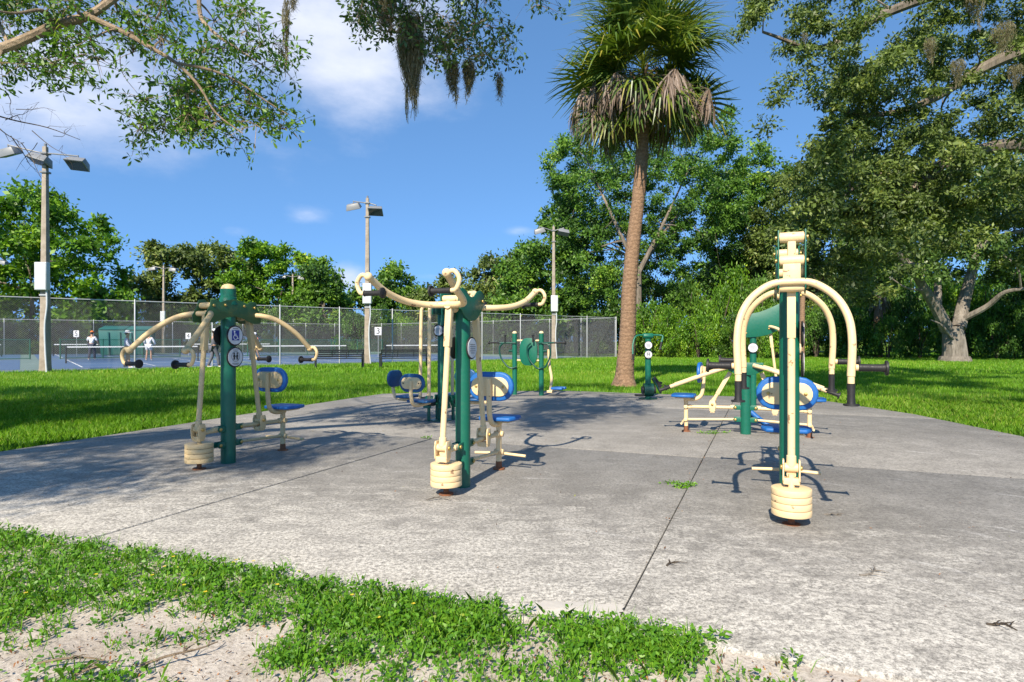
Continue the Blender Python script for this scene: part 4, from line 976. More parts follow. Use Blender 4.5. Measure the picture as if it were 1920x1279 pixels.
for i, (px, d, w, h, mt) in enumerate(((1120, 58, 1.98, 3.61, 'leaf_dark'), (1150, 62, 2.34, 4.13, 'leaf_dark'), (1490, 51, 2.16, 4.47, 'leaf_dark'), (1530, 47, 1.98, 3.44, 'leaf_dark'), (1560, 49, 2.25, 5.59, 'leaf_mid'), (1600, 46, 2.07, 3.78, 'leaf_dark'), (1625, 50, 2.52, 6.45, 'leaf_dark'), (1665, 45, 1.8, 2.92, 'leaf_mid'), (1690, 49, 2.34, 5.68, 'leaf_dark'), (1725, 45, 1.89, 3.27, 'leaf_dark'), (1765, 49, 2.52, 6.36, 'leaf_bright'), (1800, 46, 1.98, 3.96, 'leaf_dark'), (1845, 48, 2.34, 6.02, 'leaf_bright'), (1868, 43, 1.98, 3.78, 'leaf_dark'), (1905, 46, 2.34, 5.5, 'leaf_mid'), (1925, 42, 1.98, 3.96, 'leaf_dark'), (1970, 44, 2.34, 5.59, 'leaf_dark'), (2030, 43, 2.52, 5.16, 'leaf_mid'), (2100, 41, 2.52, 5.33, 'leaf_dark'))):
    shrub(px, d, w, h, mt, i, ORD[i-2]+' bush from the left in the shaded wood edge behind the big oak' if px > 1470 else ('left', 'right')[i]+' one of two dark bushes seen through the right court fence', 'dark bushes of the wood edge' if px > 1470 else 'bushes behind the right court fence')
back = 'bush behind the far court fence below the tree line'
for i in range(26):
    px = -120+i*46; d = 71+4*math.sin(i*2.1) if px < 680 else 71-(px-680)*.032+2*math.sin(i*3.0)
    if px < 200: d = 60+px*.03
    shrub(px, d, 2.6+.5*math.sin(i*1.7), (3.3, 4.4, 5.2, 3.8)[i % 4], ('leaf_mid', 'leaf_dark', 'leaf_mid', 'leaf_bright')[i % 4], i, back, 'bushes behind the far court fence')
# dark wood closing the view behind the shrubs
for i in range(17):
    px = 1080+i*62; d = 72+3*math.sin(i*2.3)
    shrub(px, d, 4.0, (8.5, 10.5, 9.3)[i % 3], 'leaf_dark', i, 'tall dark bush deep in the wood behind the hedge', 'tall dark growth deep in the wood')

# ---- sabal palm
def sabal(label):
    d0 = 17.4
    t = empty('palm_tree', (*gx(1172, d0), -.06), label, 'palm tree'); b0 = t.location.copy()
    ax = [P(x, y, d0)-b0 for (x, y) in ((1170, 724), (1172, 690), (1177, 620), (1180, 540), (1187, 460), (1196, 380), (1203, 300), (1205, 230), (1206, 170))]
    sp = smooth(ax, 14); m = len(sp); rad = []
    for i in range(m):
        q = i/(m-1); rad.append(.93*(.27+.14*math.exp(-q*16)-.075*min(1, q*1.6))*(1+.018*math.sin(i*2.4)+R.uniform(-.02, .02)))
    MB().tube(sp, rad, 22).build('trunk', M['bark_palm'], t, fix=False)
    top = sp[-1]+Z*.75
    def fan(seed, dead):
        """one fan leaf in local space: petiole along +x from the origin; dead ones hang straight down from the petiole's end"""
        r = random.Random(seed); v, var = [], []
        Lp = r.uniform(.95, 1.35) if not dead else (.5, .8, 1.1, 1.35, 1.55, 1.7)[seed % 6]; n = 44 if not dead else 30
        hub = Vector((Lp, 0, -.06)) if not dead else Vector((Lp, 0, -.2-.05*Lp))
        pet = [Vector((0, 0, 0)), Vector((Lp*.5, 0, .05)), hub, hub+(Vector((.28, 0, -.10)) if not dead else Vector((.06, 0, -.25)))]
        for a, b_ in zip(pet[:-1], pet[1:]):
            for s in (0, 1):
                o = Vector((0, .016, 0)) if s == 0 else Vector((0, 0, .016)); v += [a-o, a+o, b_+o, b_-o]; var.append(.75 if not dead else .3)
        for k in range(n):
            q = (k/(n-1)*2-1); vv = r.random(); pts = []
            if dead:
                L = r.uniform(.45, .9); st = hub+Vector((.05*r.random(), .05*q, -.2*r.random())); sp_ = q*r.uniform(.25, .5); ou = r.uniform(-.18, .34)
                for j in range(5):
                    s = j/4; e = math.sin(s*1.5); pts.append(st+Vector((ou*e*L*.8, sp_*e*L, -L*s+.06*math.sin(s*3.1))))
                sd = Vector((r.uniform(-1, 1), r.uniform(-1, 1), 0)).normalized(); w = [.010, .022, .022, .016, .004]
            else:
                an = q*math.radians(132); L = (1.12-.40*abs(q)**2)*r.uniform(.88, 1.08)
                st = hub+Vector((.24*(1-abs(q)), 0, -.09*(1-abs(q))))
                dr = Vector((math.cos(an), math.sin(an), .10*math.cos(k*math.pi)+.22*abs(q))); sd = Vector((-math.sin(an), math.cos(an), 0)); w = [.014, .034, .030, .017, .003]
                for j in range(5):
                    s = j/4; pts.append(st+dr*L*s+Vector((0, 0, -.42*s**3*L*r.uniform(.2, 1.5))))
            for j in range(4):
                v += [pts[j]-sd*w[j], pts[j]+sd*w[j], pts[j+1]+sd*w[j+1], pts[j+1]-sd*w[j+1]]; var.append(min(1, max(0, .42+.6*(vv-.5)+(.22*(j/3)**2 if not dead else 0))))
        return np_mesh('frond', np.array([tuple(x) for x in v]), 4, M['frond_dead' if dead else 'frond'], var)
    green = [fan(100+i, False) for i in range(4)]; dead = [fan(198+i, True) for i in range(6)]
    r = random.Random(5)
    for i in range(70):
        az = i*2.39996+r.uniform(-.15, .15); f = i/69
        el = math.radians(78-122*f**.8+r.uniform(-14, 14))
        o = link('frond', green[i % 4], None, t); o.location = top+Z*(-.45*f+.1)
        o.rotation_euler = (r.uniform(-.9, .9), -el, az); s = r.uniform(.85, 1.18); o.scale = (s, s, s)
    for i in range(66):
        az = i*2.39996+.7; f = i/65
        o = link('dead_frond', dead[i % 6], None, t); o.location = top-Z*(.45+.5*f)
        o.rotation_euler = (r.uniform(-.25, .25), r.uniform(-.1, .25), az); s = r.uniform(.85, 1.15); o.scale = (s, s, s)
    # old leaf bases
    for i in range(26):
        az = i*2.4; z = -.2-.05*i; c = top+Z*z
        MB().tube([c+Vector((.15*math.cos(az), .15*math.sin(az), -.1)), c+Vector((.42*math.cos(az), .42*math.sin(az), .12))], [.05, .025], 5).build('leaf_base', M['bark_palm'], t)
sabal('tall sabal palm with a full crown and brown dead skirt on the lawn edge')

# ---- near oaks overhead: limbs come in from outside the frame
def near_leaves(polys, d0, d1, seed, n_anchor, ros, spread, per):
    r = random.Random(seed); anchors, rs = [], []
    areas = []
    for p in polys:
        a = 0
        for i in range(len(p)): a += p[i][0]*p[(i+1) % len(p)][1]-p[(i+1) % len(p)][0]*p[i][1]
        areas.append(abs(a))
    for i in range(n_anchor):
        p = r.choices(polys, areas)[0]; x, y = sample_poly(p, r); anchors.append(P(x, y, r.uniform(d0, d1)))
    for a in anchors:
        for k in range(ros): rs.append(a+Vector((r.gauss(0, 1), r.gauss(0, 1), r.gauss(-.25, .75)))*spread)
    return anchors, rs
def twigs(name, parent, anchors, rs, ros, mat):
    mb = MB()
    for i, q in enumerate(rs):
        a = anchors[i//ros]; mb.tube([a, a.lerp(q, .5)+Z*.015, q], [.0035, .0028, .0014], 3, cap=False)
    o = mb.build(name, mat, parent, fix=False); o['kind'] = 'stuff'; return o
def left_oak():
    trunk = Vector((-8.6, 1.6, -.06))
    t = empty('oak_tree', trunk, 'oak whose leafy limb reaches in at the upper left, trunk outside the picture', 'tree', 'oaks arching over the concrete')
    fork = Vector((-8.3, 1.9, 3.0))
    vis = [P(-150, 135, 5.3), P(0, 92, 5.5), P(60, 68, 5.5), P(110, 45, 5.55), P(165, 30, 5.6), P(215, -4, 5.7), P(300, -70, 6.0), P(420, -170, 6.4)]
    limbs = [([trunk, trunk+Z*.4, Vector((-8.5, 1.7, 1.6)), fork], .42, .34), ([fork, Vector((-7.2, 3.5, 3.35)), vis[0]], .13, .056), (vis, .048, .03),
             ([vis[4], P(235, 62, 5.5), P(280, 88, 5.4), P(330, 118, 5.3), P(372, 160, 5.25), P(405, 212, 5.2), P(455, 250, 5.2)], .026, .004),
             ([P(330, 118, 5.3), P(390, 130, 5.3), P(440, 150, 5.35), P(500, 190, 5.4), P(540, 215, 5.4)], .014, .004),
             ([P(420, -170, 6.4), P(380, -40, 5.9), P(375, 25, 5.7), P(400, 60, 5.6), P(450, 95, 5.5), P(520, 140, 5.5)], .03, .004),
             ([P(100, 48, 5.55), P(80, 20, 5.4), P(30, 25, 5.2), P(-10, 20, 5.0)], .02, .006)]
    pa = [(-60, -40), (330, -40), (372, 20), (345, 45), (250, 70), (200, 62), (186, 100), (180, 140), (150, 165), (110, 160), (70, 130), (40, 148), (-60, 150)]
    pb = [(215, 85), (250, 55), (300, 60), (360, 95), (395, 60), (400, 22), (440, 12), (488, 18), (500, 60), (525, 95), (538, 150), (520, 175), (545, 215), (532, 245), (500, 225), (478, 262), (430, 282), (372, 262), (325, 222), (280, 250), (240, 240), (224, 205), (265, 190), (245, 140)]
    an, rs = near_leaves([pa, pb], 5.35, 6.35, 3, 128, 10, .12, 7)
    # crown beyond the frame: clumps placed where the tree's shade falls in the photograph
    r = random.Random(14); hid = []
    slope = Vector((-sun_dir.x/-sun_dir.z, -sun_dir.y/-sun_dir.z, 0))*1.0
    shade_polys = [([(-200, 840), (-60, 862), (0, 872), (150, 830), (370, 800), (480, 812), (300, 870), (180, 940), (60, 930), (-200, 960)], 40),
                   ([(450, 812), (640, 806), (722, 830), (560, 862), (430, 905), (350, 890)], 11),
                   ([(-160, 727), (0, 726), (420, 721), (700, 724), (660, 742), (400, 764), (150, 788), (-160, 800)], 270),
                   ([(560, 712), (980, 712), (1150, 720), (1150, 729), (700, 728)], 26)]
    for poly, n in shade_polys:
        c = 0; guard = 0
        while c < n and guard < 4000:
            guard += 1
            g = G(*sample_poly(poly, r)); z = r.uniform(5.2, 9.5); q = g+slope*z+Z*z
            x, y = pix(q)
            if q.y > .2 and -90 < x < 2010 and y > -60: continue
            hid.append(q); c += 1
    limbs += [([fork, Vector((-8.6, 1.0, 5)), Vector((-8.5, -1.5, 8))], .26, .07), ([fork, Vector((-7.2, 1.5, 5.0)), Vector((-5.0, 1.8, 6.3)), Vector((-3.0, 1.5, 7.3))], .22, .05), ([fork, Vector((-9.6, 3.5, 5.2)), Vector((-11, 6, 7.5)), Vector((-11.5, 8.5, 8.5))], .22, .05),
              ([Vector((-7.2, 1.5, 5.0)), Vector((-5.5, 3.2, 6.0)), Vector((-5.2, 4.5, 6.6)), P(420, -170, 6.4)], .13, .05)]
    limbs = [([p-trunk for p in pts], a, b_) for pts, a, b_ in limbs]
    branches('trunk', t, limbs, M['bark_branch'], [p-trunk for p in an]+[p-trunk for p in hid], .02, random.Random(4), sag=.1)
    twigs('twigs', t, [p-trunk for p in an], [p-trunk for p in rs], 10, M['bark_branch'])
    v, k, var = clumps(np.array([tuple(p-trunk) for p in rs]), np.full(len(rs), .045), 8, .06, 31, aspect=.36, flat=.9, hexa=True, droop=.25, tone=.62)
    link('leaves', np_mesh('leaves', v, k, M['leaf_mid'], var), None, t)
    crown('crown', t, [tuple(p-trunk) for p in hid], [r.uniform(.4, .7) for _ in hid], 260, .09, M['leaf_mid'], 33, aspect=.45)
left_oak()
def moss(px, y0, y1, w, d, n, seed, label, group='hanging moss'):
    r = random.Random(seed); a = P(px, y0, d); Lm = (y1-y0)/F*d; wd = w/F*d/2
    t = empty('spanish_moss', a, label, 'moss', group); v, var = [], []
    tails = [(r.uniform(-.45, .75)*wd, r.uniform(.75, 1.0)) for _ in range(4)]
    for i in range(n):
        an = r.uniform(0, 6.28); rad_ = math.sqrt(r.random())*wd; ph = r.uniform(0, 6.28); m = 9; pts = []
        if r.random() < .25: tx, ll = r.choice(tails); L = Lm*ll*r.uniform(.7, 1.0); z0 = -.1*Lm*r.random()
        else: tx = 0; L = Lm*r.uniform(.25, .62); z0 = -Lm*.22*r.random()
        for j in range(m):
            s = j/(m-1); dep = (-z0+L*s)/Lm
            env = math.sin(math.pi*min(1.0, .12+dep*1.25)**.8) if dep < .7 else .3*(1-dep)
            env = max(.08, env)
            pts.append(Vector((math.cos(an)*rad_*env+tx*min(1, dep*1.6)+.012*math.sin(ph+j*1.7), math.sin(an)*rad_*env+.012*math.cos(ph+j*2.1), z0-L*s)))
        pts = [p for p in pts if p.z > -Lm*1.02]
        for j in range(len(pts)-1):
            sd = Vector((math.cos(an+j), math.sin(an+j), .2))*.0026
            v += [pts[j]-sd, pts[j]+sd, pts[j+1]+sd, pts[j+1]-sd]; var.append(r.uniform(.1, 1))
            for _c in range(2):      # short curls
                e = pts[j]+Vector((r.gauss(0, .026), r.gauss(0, .026), r.uniform(-.045, .01))); v += [pts[j]-sd*.7, pts[j]+sd*.7, e+sd*.4, e-sd*.4]; var.append(r.uniform(.1, 1))
    link('strands', np_mesh('strands', np.array([tuple(x) for x in v]), 4, M['moss'], var), None, t)
def center_oak():
    trunk = Vector((-12.5, -4.5, -.06))
    t = empty('oak_tree', trunk, 'oak limb with hanging leaf sprays and moss at top centre, trunk outside the picture', 'tree', 'oaks arching over the concrete')
    fork = Vector((-12.1, -4.1, 4.0))
    hang = [P(760, -330, 6.6), P(745, -180, 6.6), P(735, -60, 6.6), P(745, 20, 6.6), P(775, 60, 6.6)]
    limbs = [([trunk, trunk+Z*.5, Vector((-12.4, -4.4, 2)), fork], .5, .4), ([fork, Vector((-8.2, -.6, 6.6)), Vector((-4.3, 4.2, 7.6)), hang[0]], .17, .045), (hang, .035, .006),
             ([hang[0], P(860, -240, 6.8), P(890, -100, 6.8), P(895, 0, 6.8), P(890, 70, 6.8), P(930, 120, 6.8)], .03, .004), ([hang[1], P(690, -90, 6.5), P(680, 0, 6.5), P(672, 45, 6.5)], .016, .004),
             ([hang[0], P(640, -200, 6.3), P(560, -110, 6.2), P(535, 0, 6.2)], .02, .003),
             ([Vector((-4.3, 4.2, 7.6)), Vector((-1.2, 3.6, 8.5)), Vector((2.2, 4.0, 8.9))], .07, .03)]
    pc = [(665, -60), (800, -60), (800, 60), (782, 95), (760, 55), (700, 45), (690, 82), (672, 55), (662, 20)]
    pd = [(812, 60), (835, 0), (850, -50), (944, -50), (946, 60), (962, 88), (938, 120), (940, 150), (905, 140), (880, 145), (855, 120), (820, 128), (806, 100)]
    pe = [(985, -30), (1035, -30), (1030, 8), (1000, 14)]
    an, rs = near_leaves([pc, pd, pe], 6.3, 7.1, 9, 85, 9, .12, 7)
    r = random.Random(8); hid = []; slope = Vector((sun_dir.x/sun_dir.z, sun_dir.y/sun_dir.z, 0))
    for poly, n in (([(985, 750), (1060, 742), (1270, 742), (1230, 768), (1130, 784), (1010, 800), (960, 780)], 36), ([(1200, 700), (1560, 704), (1560, 735), (1250, 735)], 40),
                    ([(1560, 704), (1940, 712), (1940, 770), (1700, 745), (1560, 735)], 44)):
        c = g_ = 0
        while c < n and g_ < 3000:
            g_ += 1; g = G(*sample_poly(poly, r)); z = r.uniform(6.0, 9.8); q = g+slope*z+Z*z; x, y = pix(q)
            if q.y > .2 and -60 < x < 1990 and y > -70: continue
            hid.append(q); c += 1
    limbs = [([p-trunk for p in pts], a, b_) for pts, a, b_ in limbs]
    branches('trunk', t, limbs, M['bark_branch'], [p-trunk for p in an]+[p-trunk for p in hid], .016, random.Random(5), sag=.1)
    twigs('twigs', t, [p-trunk for p in an], [p-trunk for p in rs], 9, M['bark_branch'])
    v, k, var = clumps(np.array([tuple(p-trunk) for p in rs]), np.full(len(rs), .045), 7, .056, 41, aspect=.42, flat=.9, hexa=True, droop=.35, tone=.3)
    link('leaves', np_mesh('leaves', v, k, M['leaf_oak'], var), None, t)
    crown('crown', t, [tuple(p-trunk) for p in hid], [r.uniform(.35, .62) for _ in hid], 220, .09, M['leaf_oak'], 43, aspect=.45)
center_oak()
moss(770, 30, 232, 50, 6.5, 620, 1, 'thick long beard of grey moss hanging at top centre')
moss(848, 108, 205, 26, 6.7, 120, 2, 'narrow moss strand below the leafy spray, left of two')
moss(880, 110, 200, 24, 6.7, 120, 3, 'narrow moss strand below the leafy spray, right of two')
moss(936, 135, 205, 12, 6.8, 40, 4, 'wispy moss thread at the right end of the leafy spray')
moss(722, -20, 75, 40, 6.5, 130, 5, 'short moss tuft at the top edge left of the long beard')
moss(536, -10, 165, 12, 6.2, 46, 6, 'long thin moss thread right of the upper left leaves')
moss(550, -10, 30, 10, 6.2, 18, 7, 'tiny moss wisp at the top edge beside the thin thread')
# bare twigs at the left edge
t = empty('bare_branch', P(-60, 330, 8), 'bare leafless twigs in front of the left light pole', 'branch'); b0 = t.location.copy(); mb = MB(); r = random.Random(3)
for (x0, y0, x1, y1, w) in ((-60, 200, 40, 268, .012), (-60, 200, 150, 262, .012), (20, 255, 70, 320, .007), (10, 225, 60, 200, .006), (60, 245, 125, 290, .006), (40, 268, 78, 335, .006), (10, 170, 22, 225, .006), (30, 205, 105, 208, .005), (70, 268, 30, 320, .005), (22, 225, 5, 200, .004), (100, 255, 135, 240, .004)):
    a, b_ = P(x0, y0, 8), P(x1, y1, 8+r.uniform(-.5, .5)); pts = smooth([a-b0, a.lerp(b_, .35)-b0+Vector((0, .05, r.uniform(-.06, .06))), a.lerp(b_, .7)-b0+Vector((0, 0, r.uniform(-.07, .07))), b_-b0], 4)
    mb.tube(pts, [w*(1-.7*i/(len(pts)-1)) for i in range(len(pts))], 5, cap=False)
    for k in range(3):
        c = pts[r.randrange(4, len(pts))]; mb.tube([c, c+Vector((r.uniform(-.1, .15), .02, r.uniform(-.15, .1))), c+Vector((r.uniform(-.15, .3), .04, r.uniform(-.25, .12)))], [w*.35, w*.25, w*.1], 4, cap=False)
mb.build('twigs', M['bark_dark'], t, fix=False)['kind'] = 'stuff'
# ---- near oak on the right: canopy fills the upper right
def right_oak():
    trunk = Vector((17.5, 12.5, -.06))
    t = empty('oak_tree', trunk, 'oak with dense moss-hung canopy filling the upper right, trunk outside the picture', 'tree', 'oaks arching over the concrete')
    fork = Vector((17.2, 12.8, 3.8))
    L1 = [fork, P(2150, 300, 14.5), P(1990, 282, 14.5), P(1900, 272, 14.5), P(1840, 280, 14.4), P(1790, 298, 14.3), P(1740, 330, 14.2), P(1690, 372, 14.0), P(1640, 420, 13.8)]
    L2 = [fork, Vector((17.0, 13.5, 7)), P(2050, 60, 15), P(1920, 95, 15), P(1830, 135, 15), P(1740, 190, 14.8), P(1650, 215, 14.6), P(1560, 205, 14.4)]
    L3 = [Vector((17.0, 13.5, 7)), Vector((16, 14, 10)), P(1900, -60, 15.5), P(1780, -20, 15.5), P(1650, 30, 15.2), P(1540, 90, 15), P(1430, 60, 14.8)]
    L4 = [P(1790, 298, 14.3), P(1710, 320, 14.0), P(1640, 330, 13.8), P(1580, 370, 13.6), P(1540, 430, 13.4)]
    limbs = [([trunk, trunk+Z*.5, Vector((17.3, 12.6, 2)), fork], .6, .5), (L1, .24, .03), (L2, .26, .03), (L3, .26, .03), (L4, .07, .015), ([fork, Vector((16, 9, 7)), Vector((13, 6, 9))], .3, .08)]
    p1 = [(1485, 90), (1500, 30), (1540, -30), (1700, -60), (2000, -60), (2000, 250), (1900, 265), (1800, 280), (1720, 330), (1640, 300), (1560, 270), (1530, 250), (1545, 190), (1500, 140)]
    p2 = [(1530, 260), (1640, 290), (1740, 320), (1790, 300), (1830, 330), (1800, 420), (1720, 460), (1640, 500), (1560, 500), (1500, 470), (1480, 400), (1510, 330)]
    p3 = [(1380, -40), (1500, -60), (1480, 40), (1440, 90), (1400, 60)]
    p4 = [(1830, 290), (2000, 300), (2000, 430), (1900, 430), (1840, 400)]
    r = random.Random(77); cent = []
    for poly, n in ((p1, 62), (p2, 42), (p3, 3), (p4, 10)):
        for i in range(n):      # a leafy spray: clumps strung along a drooping side branch
            x, y = sample_poly(poly, r); a = P(x, y, r.uniform(12.4, 17.0)); dv = Vector((r.uniform(-1, .35), r.uniform(-.8, .5), r.uniform(-.75, .15))).normalized(); L = r.uniform(.8, 1.9)
            for k in range(7): s_ = k/6; cent.append(a+dv*L*(s_-.3)-Z*.35*s_*s_+Vector((r.gauss(0, .17), r.gauss(0, .17), r.gauss(0, .12))))
    hid = []
    for i in range(400):
        q = Vector((r.uniform(9, 22), r.uniform(2, 14), r.uniform(6.5, 11))); x, y = pix(q)
        if (x > 1960 or y < -60) and len(hid) < 60: hid.append(q)
    limbs = [([p-trunk for p in pts], a, b_) for pts, a, b_ in limbs]
    loc = [p-trunk for p in cent+hid]
    branches('trunk', t, limbs, M['bark_oak'], loc, .03, random.Random(6), sag=.12, n=4)
    crown('crown', t, [tuple(p) for p in loc], [r.uniform(.22, .42) for _ in loc], 170, .095, M['leaf_olive'], 44, aspect=.42, tone=.5, flat=.6, droop=.5)
right_oak()
for i, (px, y0, y1, w, d, n) in enumerate(((1826, -20, 62, 34, 12.4, 130), (1795, 110, 170, 26, 12.4, 90), (1880, 40, 120, 40, 12.4, 120), (1742, 70, 130, 20, 12.3, 70), (1905, 120, 175, 26, 12.3, 80), (1508, 60, 92, 10, 12.5, 26))):
    moss(px, y0, y1, w, d, n, 20+i, ('pale moss tassel at the top edge in the right canopy', 'small moss tassel in the middle of the right canopy', 'broad moss veil near the top right corner', 'thin moss tassel at the inner side of the right canopy', 'moss tassel by the right picture edge above the bare limb', 'single moss wisp at the canopy edge against blue sky')[i])

# ---- lawn grass, weeds
def in_plaza(x, y, m=0.0):
    u = U0.x*x+U0.y*y; v = V0.x*x+V0.y*y
    return poly_in([(a, b_) for a, b_ in PL], u, v)
def grass_band(n, y0, y1, hgt, w, seed, two):
    r = np.random.default_rng(seed); k = int(n*2.4)
    y = r.uniform(y0, y1, k); x = r.uniform(-1, 1, k)*(.9*y1+1.5); keep = np.abs(x) < .9*y+1.5; x, y = x[keep], y[keep]
    u = U0.x*x+U0.y*y; v = V0.x*x+V0.y*y
    ins = np.ones(len(x), bool); pts = PL
    # inside test for the (convex) court outline
    for i in range(len(pts)):
        (u0, v0), (u1, v1) = pts[i], pts[(i+1) % len(pts)]
        ins &= ((u1-u0)*(v-v0)-(v1-v0)*(u-u0)) <= .0
    ins2 = np.ones(len(x), bool)
    for i in range(len(pts)):
        (u0, v0), (u1, v1) = pts[i], pts[(i+1) % len(pts)]
        ins2 &= ((u1-u0)*(v-v0)-(v1-v0)*(u-u0)) >= .0
    ok = ~(ins | ins2) & ~((u-.045*v < 2.9) & (v > -8.0))
    fn = (x-FA.x)*FN.x+(y-FA.y)*FN.y; fa = (x-FA.x)*FD.x+(y-FA.y)*FD.y
    ok &= ~((fn > -.05) & (fa < (FB-FA).dot(FD)+.0*fn+2) & (fa < 47-.35*np.maximum(fn, 0)))
    x, y = x[ok][:n], y[ok][:n]; n = len(x)
    # clumpy height and colour
    cl = .5+.5*np.sin(x*1.9+1.3*np.sin(y*1.1))*np.sin(y*2.3+1.7*np.sin(x*.7)); patch = .5+.5*np.sin(x*.31+2*np.sin(y*.13))*np.cos(y*.27)
    h = hgt*r.uniform(.55, 1.25, n)*(.8+.35*cl); a = r.uniform(0, 6.283, n); ln = r.uniform(.1, .75, n)*h
    base = np.stack([x, y, np.full(n, -.06)], 1); sd = np.stack([np.cos(a), np.sin(a), np.zeros(n)], 1)*(w*r.uniform(.7, 1.3, n))[:, None]*.5
    b2 = a+r.normal(1.57, .6, n); ld = np.stack([np.cos(b2), np.sin(b2), np.zeros(n)], 1)
    tip = base+ld*ln[:, None]; tip[:, 2] += h
    var = np.clip(.22*cl+.2*patch+r.normal(.28, .14, n), 0, 1); var[r.random(n) < .03+.10*(patch > .8)] = .97
    if two:
        mid = base+ld*(ln*.3)[:, None]; mid[:, 2] += h*.6
        v = np.stack([base-sd, base+sd, mid+sd*.8, tip, mid-sd*.8], 1).reshape(-1, 3); return np_mesh('grass', v, 5, M['grass'], var)
    v = np.stack([base-sd, base+sd, tip], 1).reshape(-1, 3); return np_mesh('grass', v, 3, M['grass'], var)
for nm, args in (('lawn_grass', (170000, 4.5, 13, .105, .008, 1, True)), ('lawn_grass', (190000, 13, 24, .11, .017, 2, False)), ('lawn_grass', (140000, 24, 50, .13, .044, 3, False)), ('lawn_grass', (60000, 50, 66, .14, .08, 4, False))):
    o = link(nm, grass_band(*args), None); tag(o, ('short green lawn grass close beside the concrete', 'short green lawn grass in the middle distance', 'short green lawn grass in front of benches and trees', 'far strip of lawn grass below the hedge')[args[5]-1], 'grass', None, 'stuff')

def weeds():
    r = np.random.default_rng(5); rr = random.Random(5)
    patch = [[(-120, 990), (0, 1003), (120, 1018), (300, 1042), (470, 1072), (600, 1092), (720, 1105), (820, 1125), (930, 1150), (900, 1180), (960, 1190), (760, 1180), (640, 1195), (560, 1170), (420, 1160), (320, 1135), (250, 1150), (150, 1140), (100, 1175), (0, 1180), (-120, 1180)],
             [(560, 1190), (640, 1165), (760, 1150), (900, 1150), (960, 1165), (1000, 1185), (940, 1215), (860, 1225), (760, 1235), (640, 1250), (520, 1258), (480, 1245), (540, 1220)],
             [(1050, 1190), (1100, 1172), (1200, 1170), (1270, 1180), (1320, 1215), (1330, 1240), (1280, 1262), (1200, 1250), (1130, 1235), (1060, 1215)],
             [(640, 1255), (760, 1245), (900, 1240), (1080, 1230), (1200, 1250), (1200, 1330), (640, 1330)], [(60, 1262), (260, 1240), (320, 1275), (280, 1330), (60, 1330)]]
    dens = [560, 150, 130, 34, 16]
    cent = []
    for p, n in zip(patch, dens):
        for i in range(n):
            x, y = sample_poly(p, rr); x += rr.gauss(0, 16); y += rr.gauss(0, 7); g = G(x, y, -.02)
            if EU(g.x, g.y) > 2.70: continue
            cent.append((g.x, g.y, sand_z(g.x, g.y)+.012))
    for i in range(130):        # a ragged fringe leaning over the slab edge
        v_ = rr.uniform(-6.4, -.25); q = uv(2.59+.045*v_+rr.gauss(0, .04), v_); cent.append((q.x, q.y, sand_z(q.x, q.y)+.02))
    for i in range(110):
        x, y = rr.uniform(-100, 1500), rr.uniform(1130, 1330); g = G(x, y, -.02)
        if EU(g.x, g.y) < 2.6: cent.append((g.x, g.y, sand_z(g.x, g.y)+.006))
    cent = np.array(cent); n = len(cent); per = 22
    lv = np.repeat(cent, per, 0); m = len(lv); dirs = r.uniform(0, 6.283, m); rad = r.uniform(0, 1, m)**.6*np.repeat(r.uniform(.03, .075, n), per)
    pos = lv+np.stack([np.cos(dirs)*rad, np.sin(dirs)*rad, r.uniform(.0, 1, m)**1.4*np.repeat(r.uniform(.018, .06, n), per)], 1)
    out = np.stack([np.cos(dirs), np.sin(dirs), np.full(m, .15)], 1)
    lt = np.repeat(r.normal(0, .12, n), per)
    v, k, var = leaf_arrays(pos, .022, .55, r, out, .5, .0, True, lt)
    o = link('ground_weeds', np_mesh('ground_weeds', v, k, M['weed'], var), None); tag(o, 'low leafy green weeds spreading over the sand in front of the slab', 'weeds', None, 'stuff')
    # taller blades between the weeds
    sel = cent[r.integers(0, n, 9000)]; a = r.uniform(0, 6.283, 9000); q = len(sel); b2 = r.uniform(0, 6.283, q)
    base = sel+np.stack([r.normal(0, .04, q), r.normal(0, .04, q), np.full(q, -.012)], 1); h = r.uniform(.025, .09, q); w = r.uniform(.0012, .0026, q)
    sd = np.stack([np.cos(a)*w, np.sin(a)*w, 0*w], 1); ld = np.stack([np.cos(b2), np.sin(b2), 0*w], 1)*(h*r.uniform(.2, .9, q))[:, None]
    up = np.stack([0*h, 0*h, h], 1); v = np.stack([base-sd, base+sd, base+ld*.35+up*.65+sd*.8, base+ld+up, base+ld*.35+up*.65-sd*.8], 1).reshape(-1, 3)
    o = link('weed_blades', np_mesh('weed_blades', v, 5, M['weed'], r.uniform(.3, .95, q)), None); tag(o, 'thin grass blades standing among the front weeds', 'grass', None, 'stuff')
    # a few yellow flowers, seed stalks
    rf = random.Random(2); v, var = [], []
    for (x, y) in ((438, 1063), (443, 1058), (308, 1070), (325, 1053), (475, 1060), (345, 1105), (450, 1120), (660, 1125), (710, 1170), (180, 1083), (285, 1085), (560, 1080), (385, 1118), (48, 1118), (775, 1145), (520, 1105)):
        g = G(x, y+14, -.02); c = Vector((g.x, g.y, sand_z(g.x, g.y)+.062))
        for k in range(5):
            q = k*1.257; e = c+Vector((math.cos(q), math.sin(q), .25))*.007; s = Vector((-math.sin(q), math.cos(q), 0))*.0035; v += [c, e-s*1.2, e+Vector((math.cos(q), math.sin(q), 0))*.004, e+s*1.2]; var.append(rf.random())
    o = link('weed_flowers', np_mesh('weed_flowers', np.array([tuple(x) for x in v]), 4, M['flower'], var), None); tag(o, 'tiny yellow flowers scattered over the front weeds', 'flowers', None, 'stuff')
weeds()
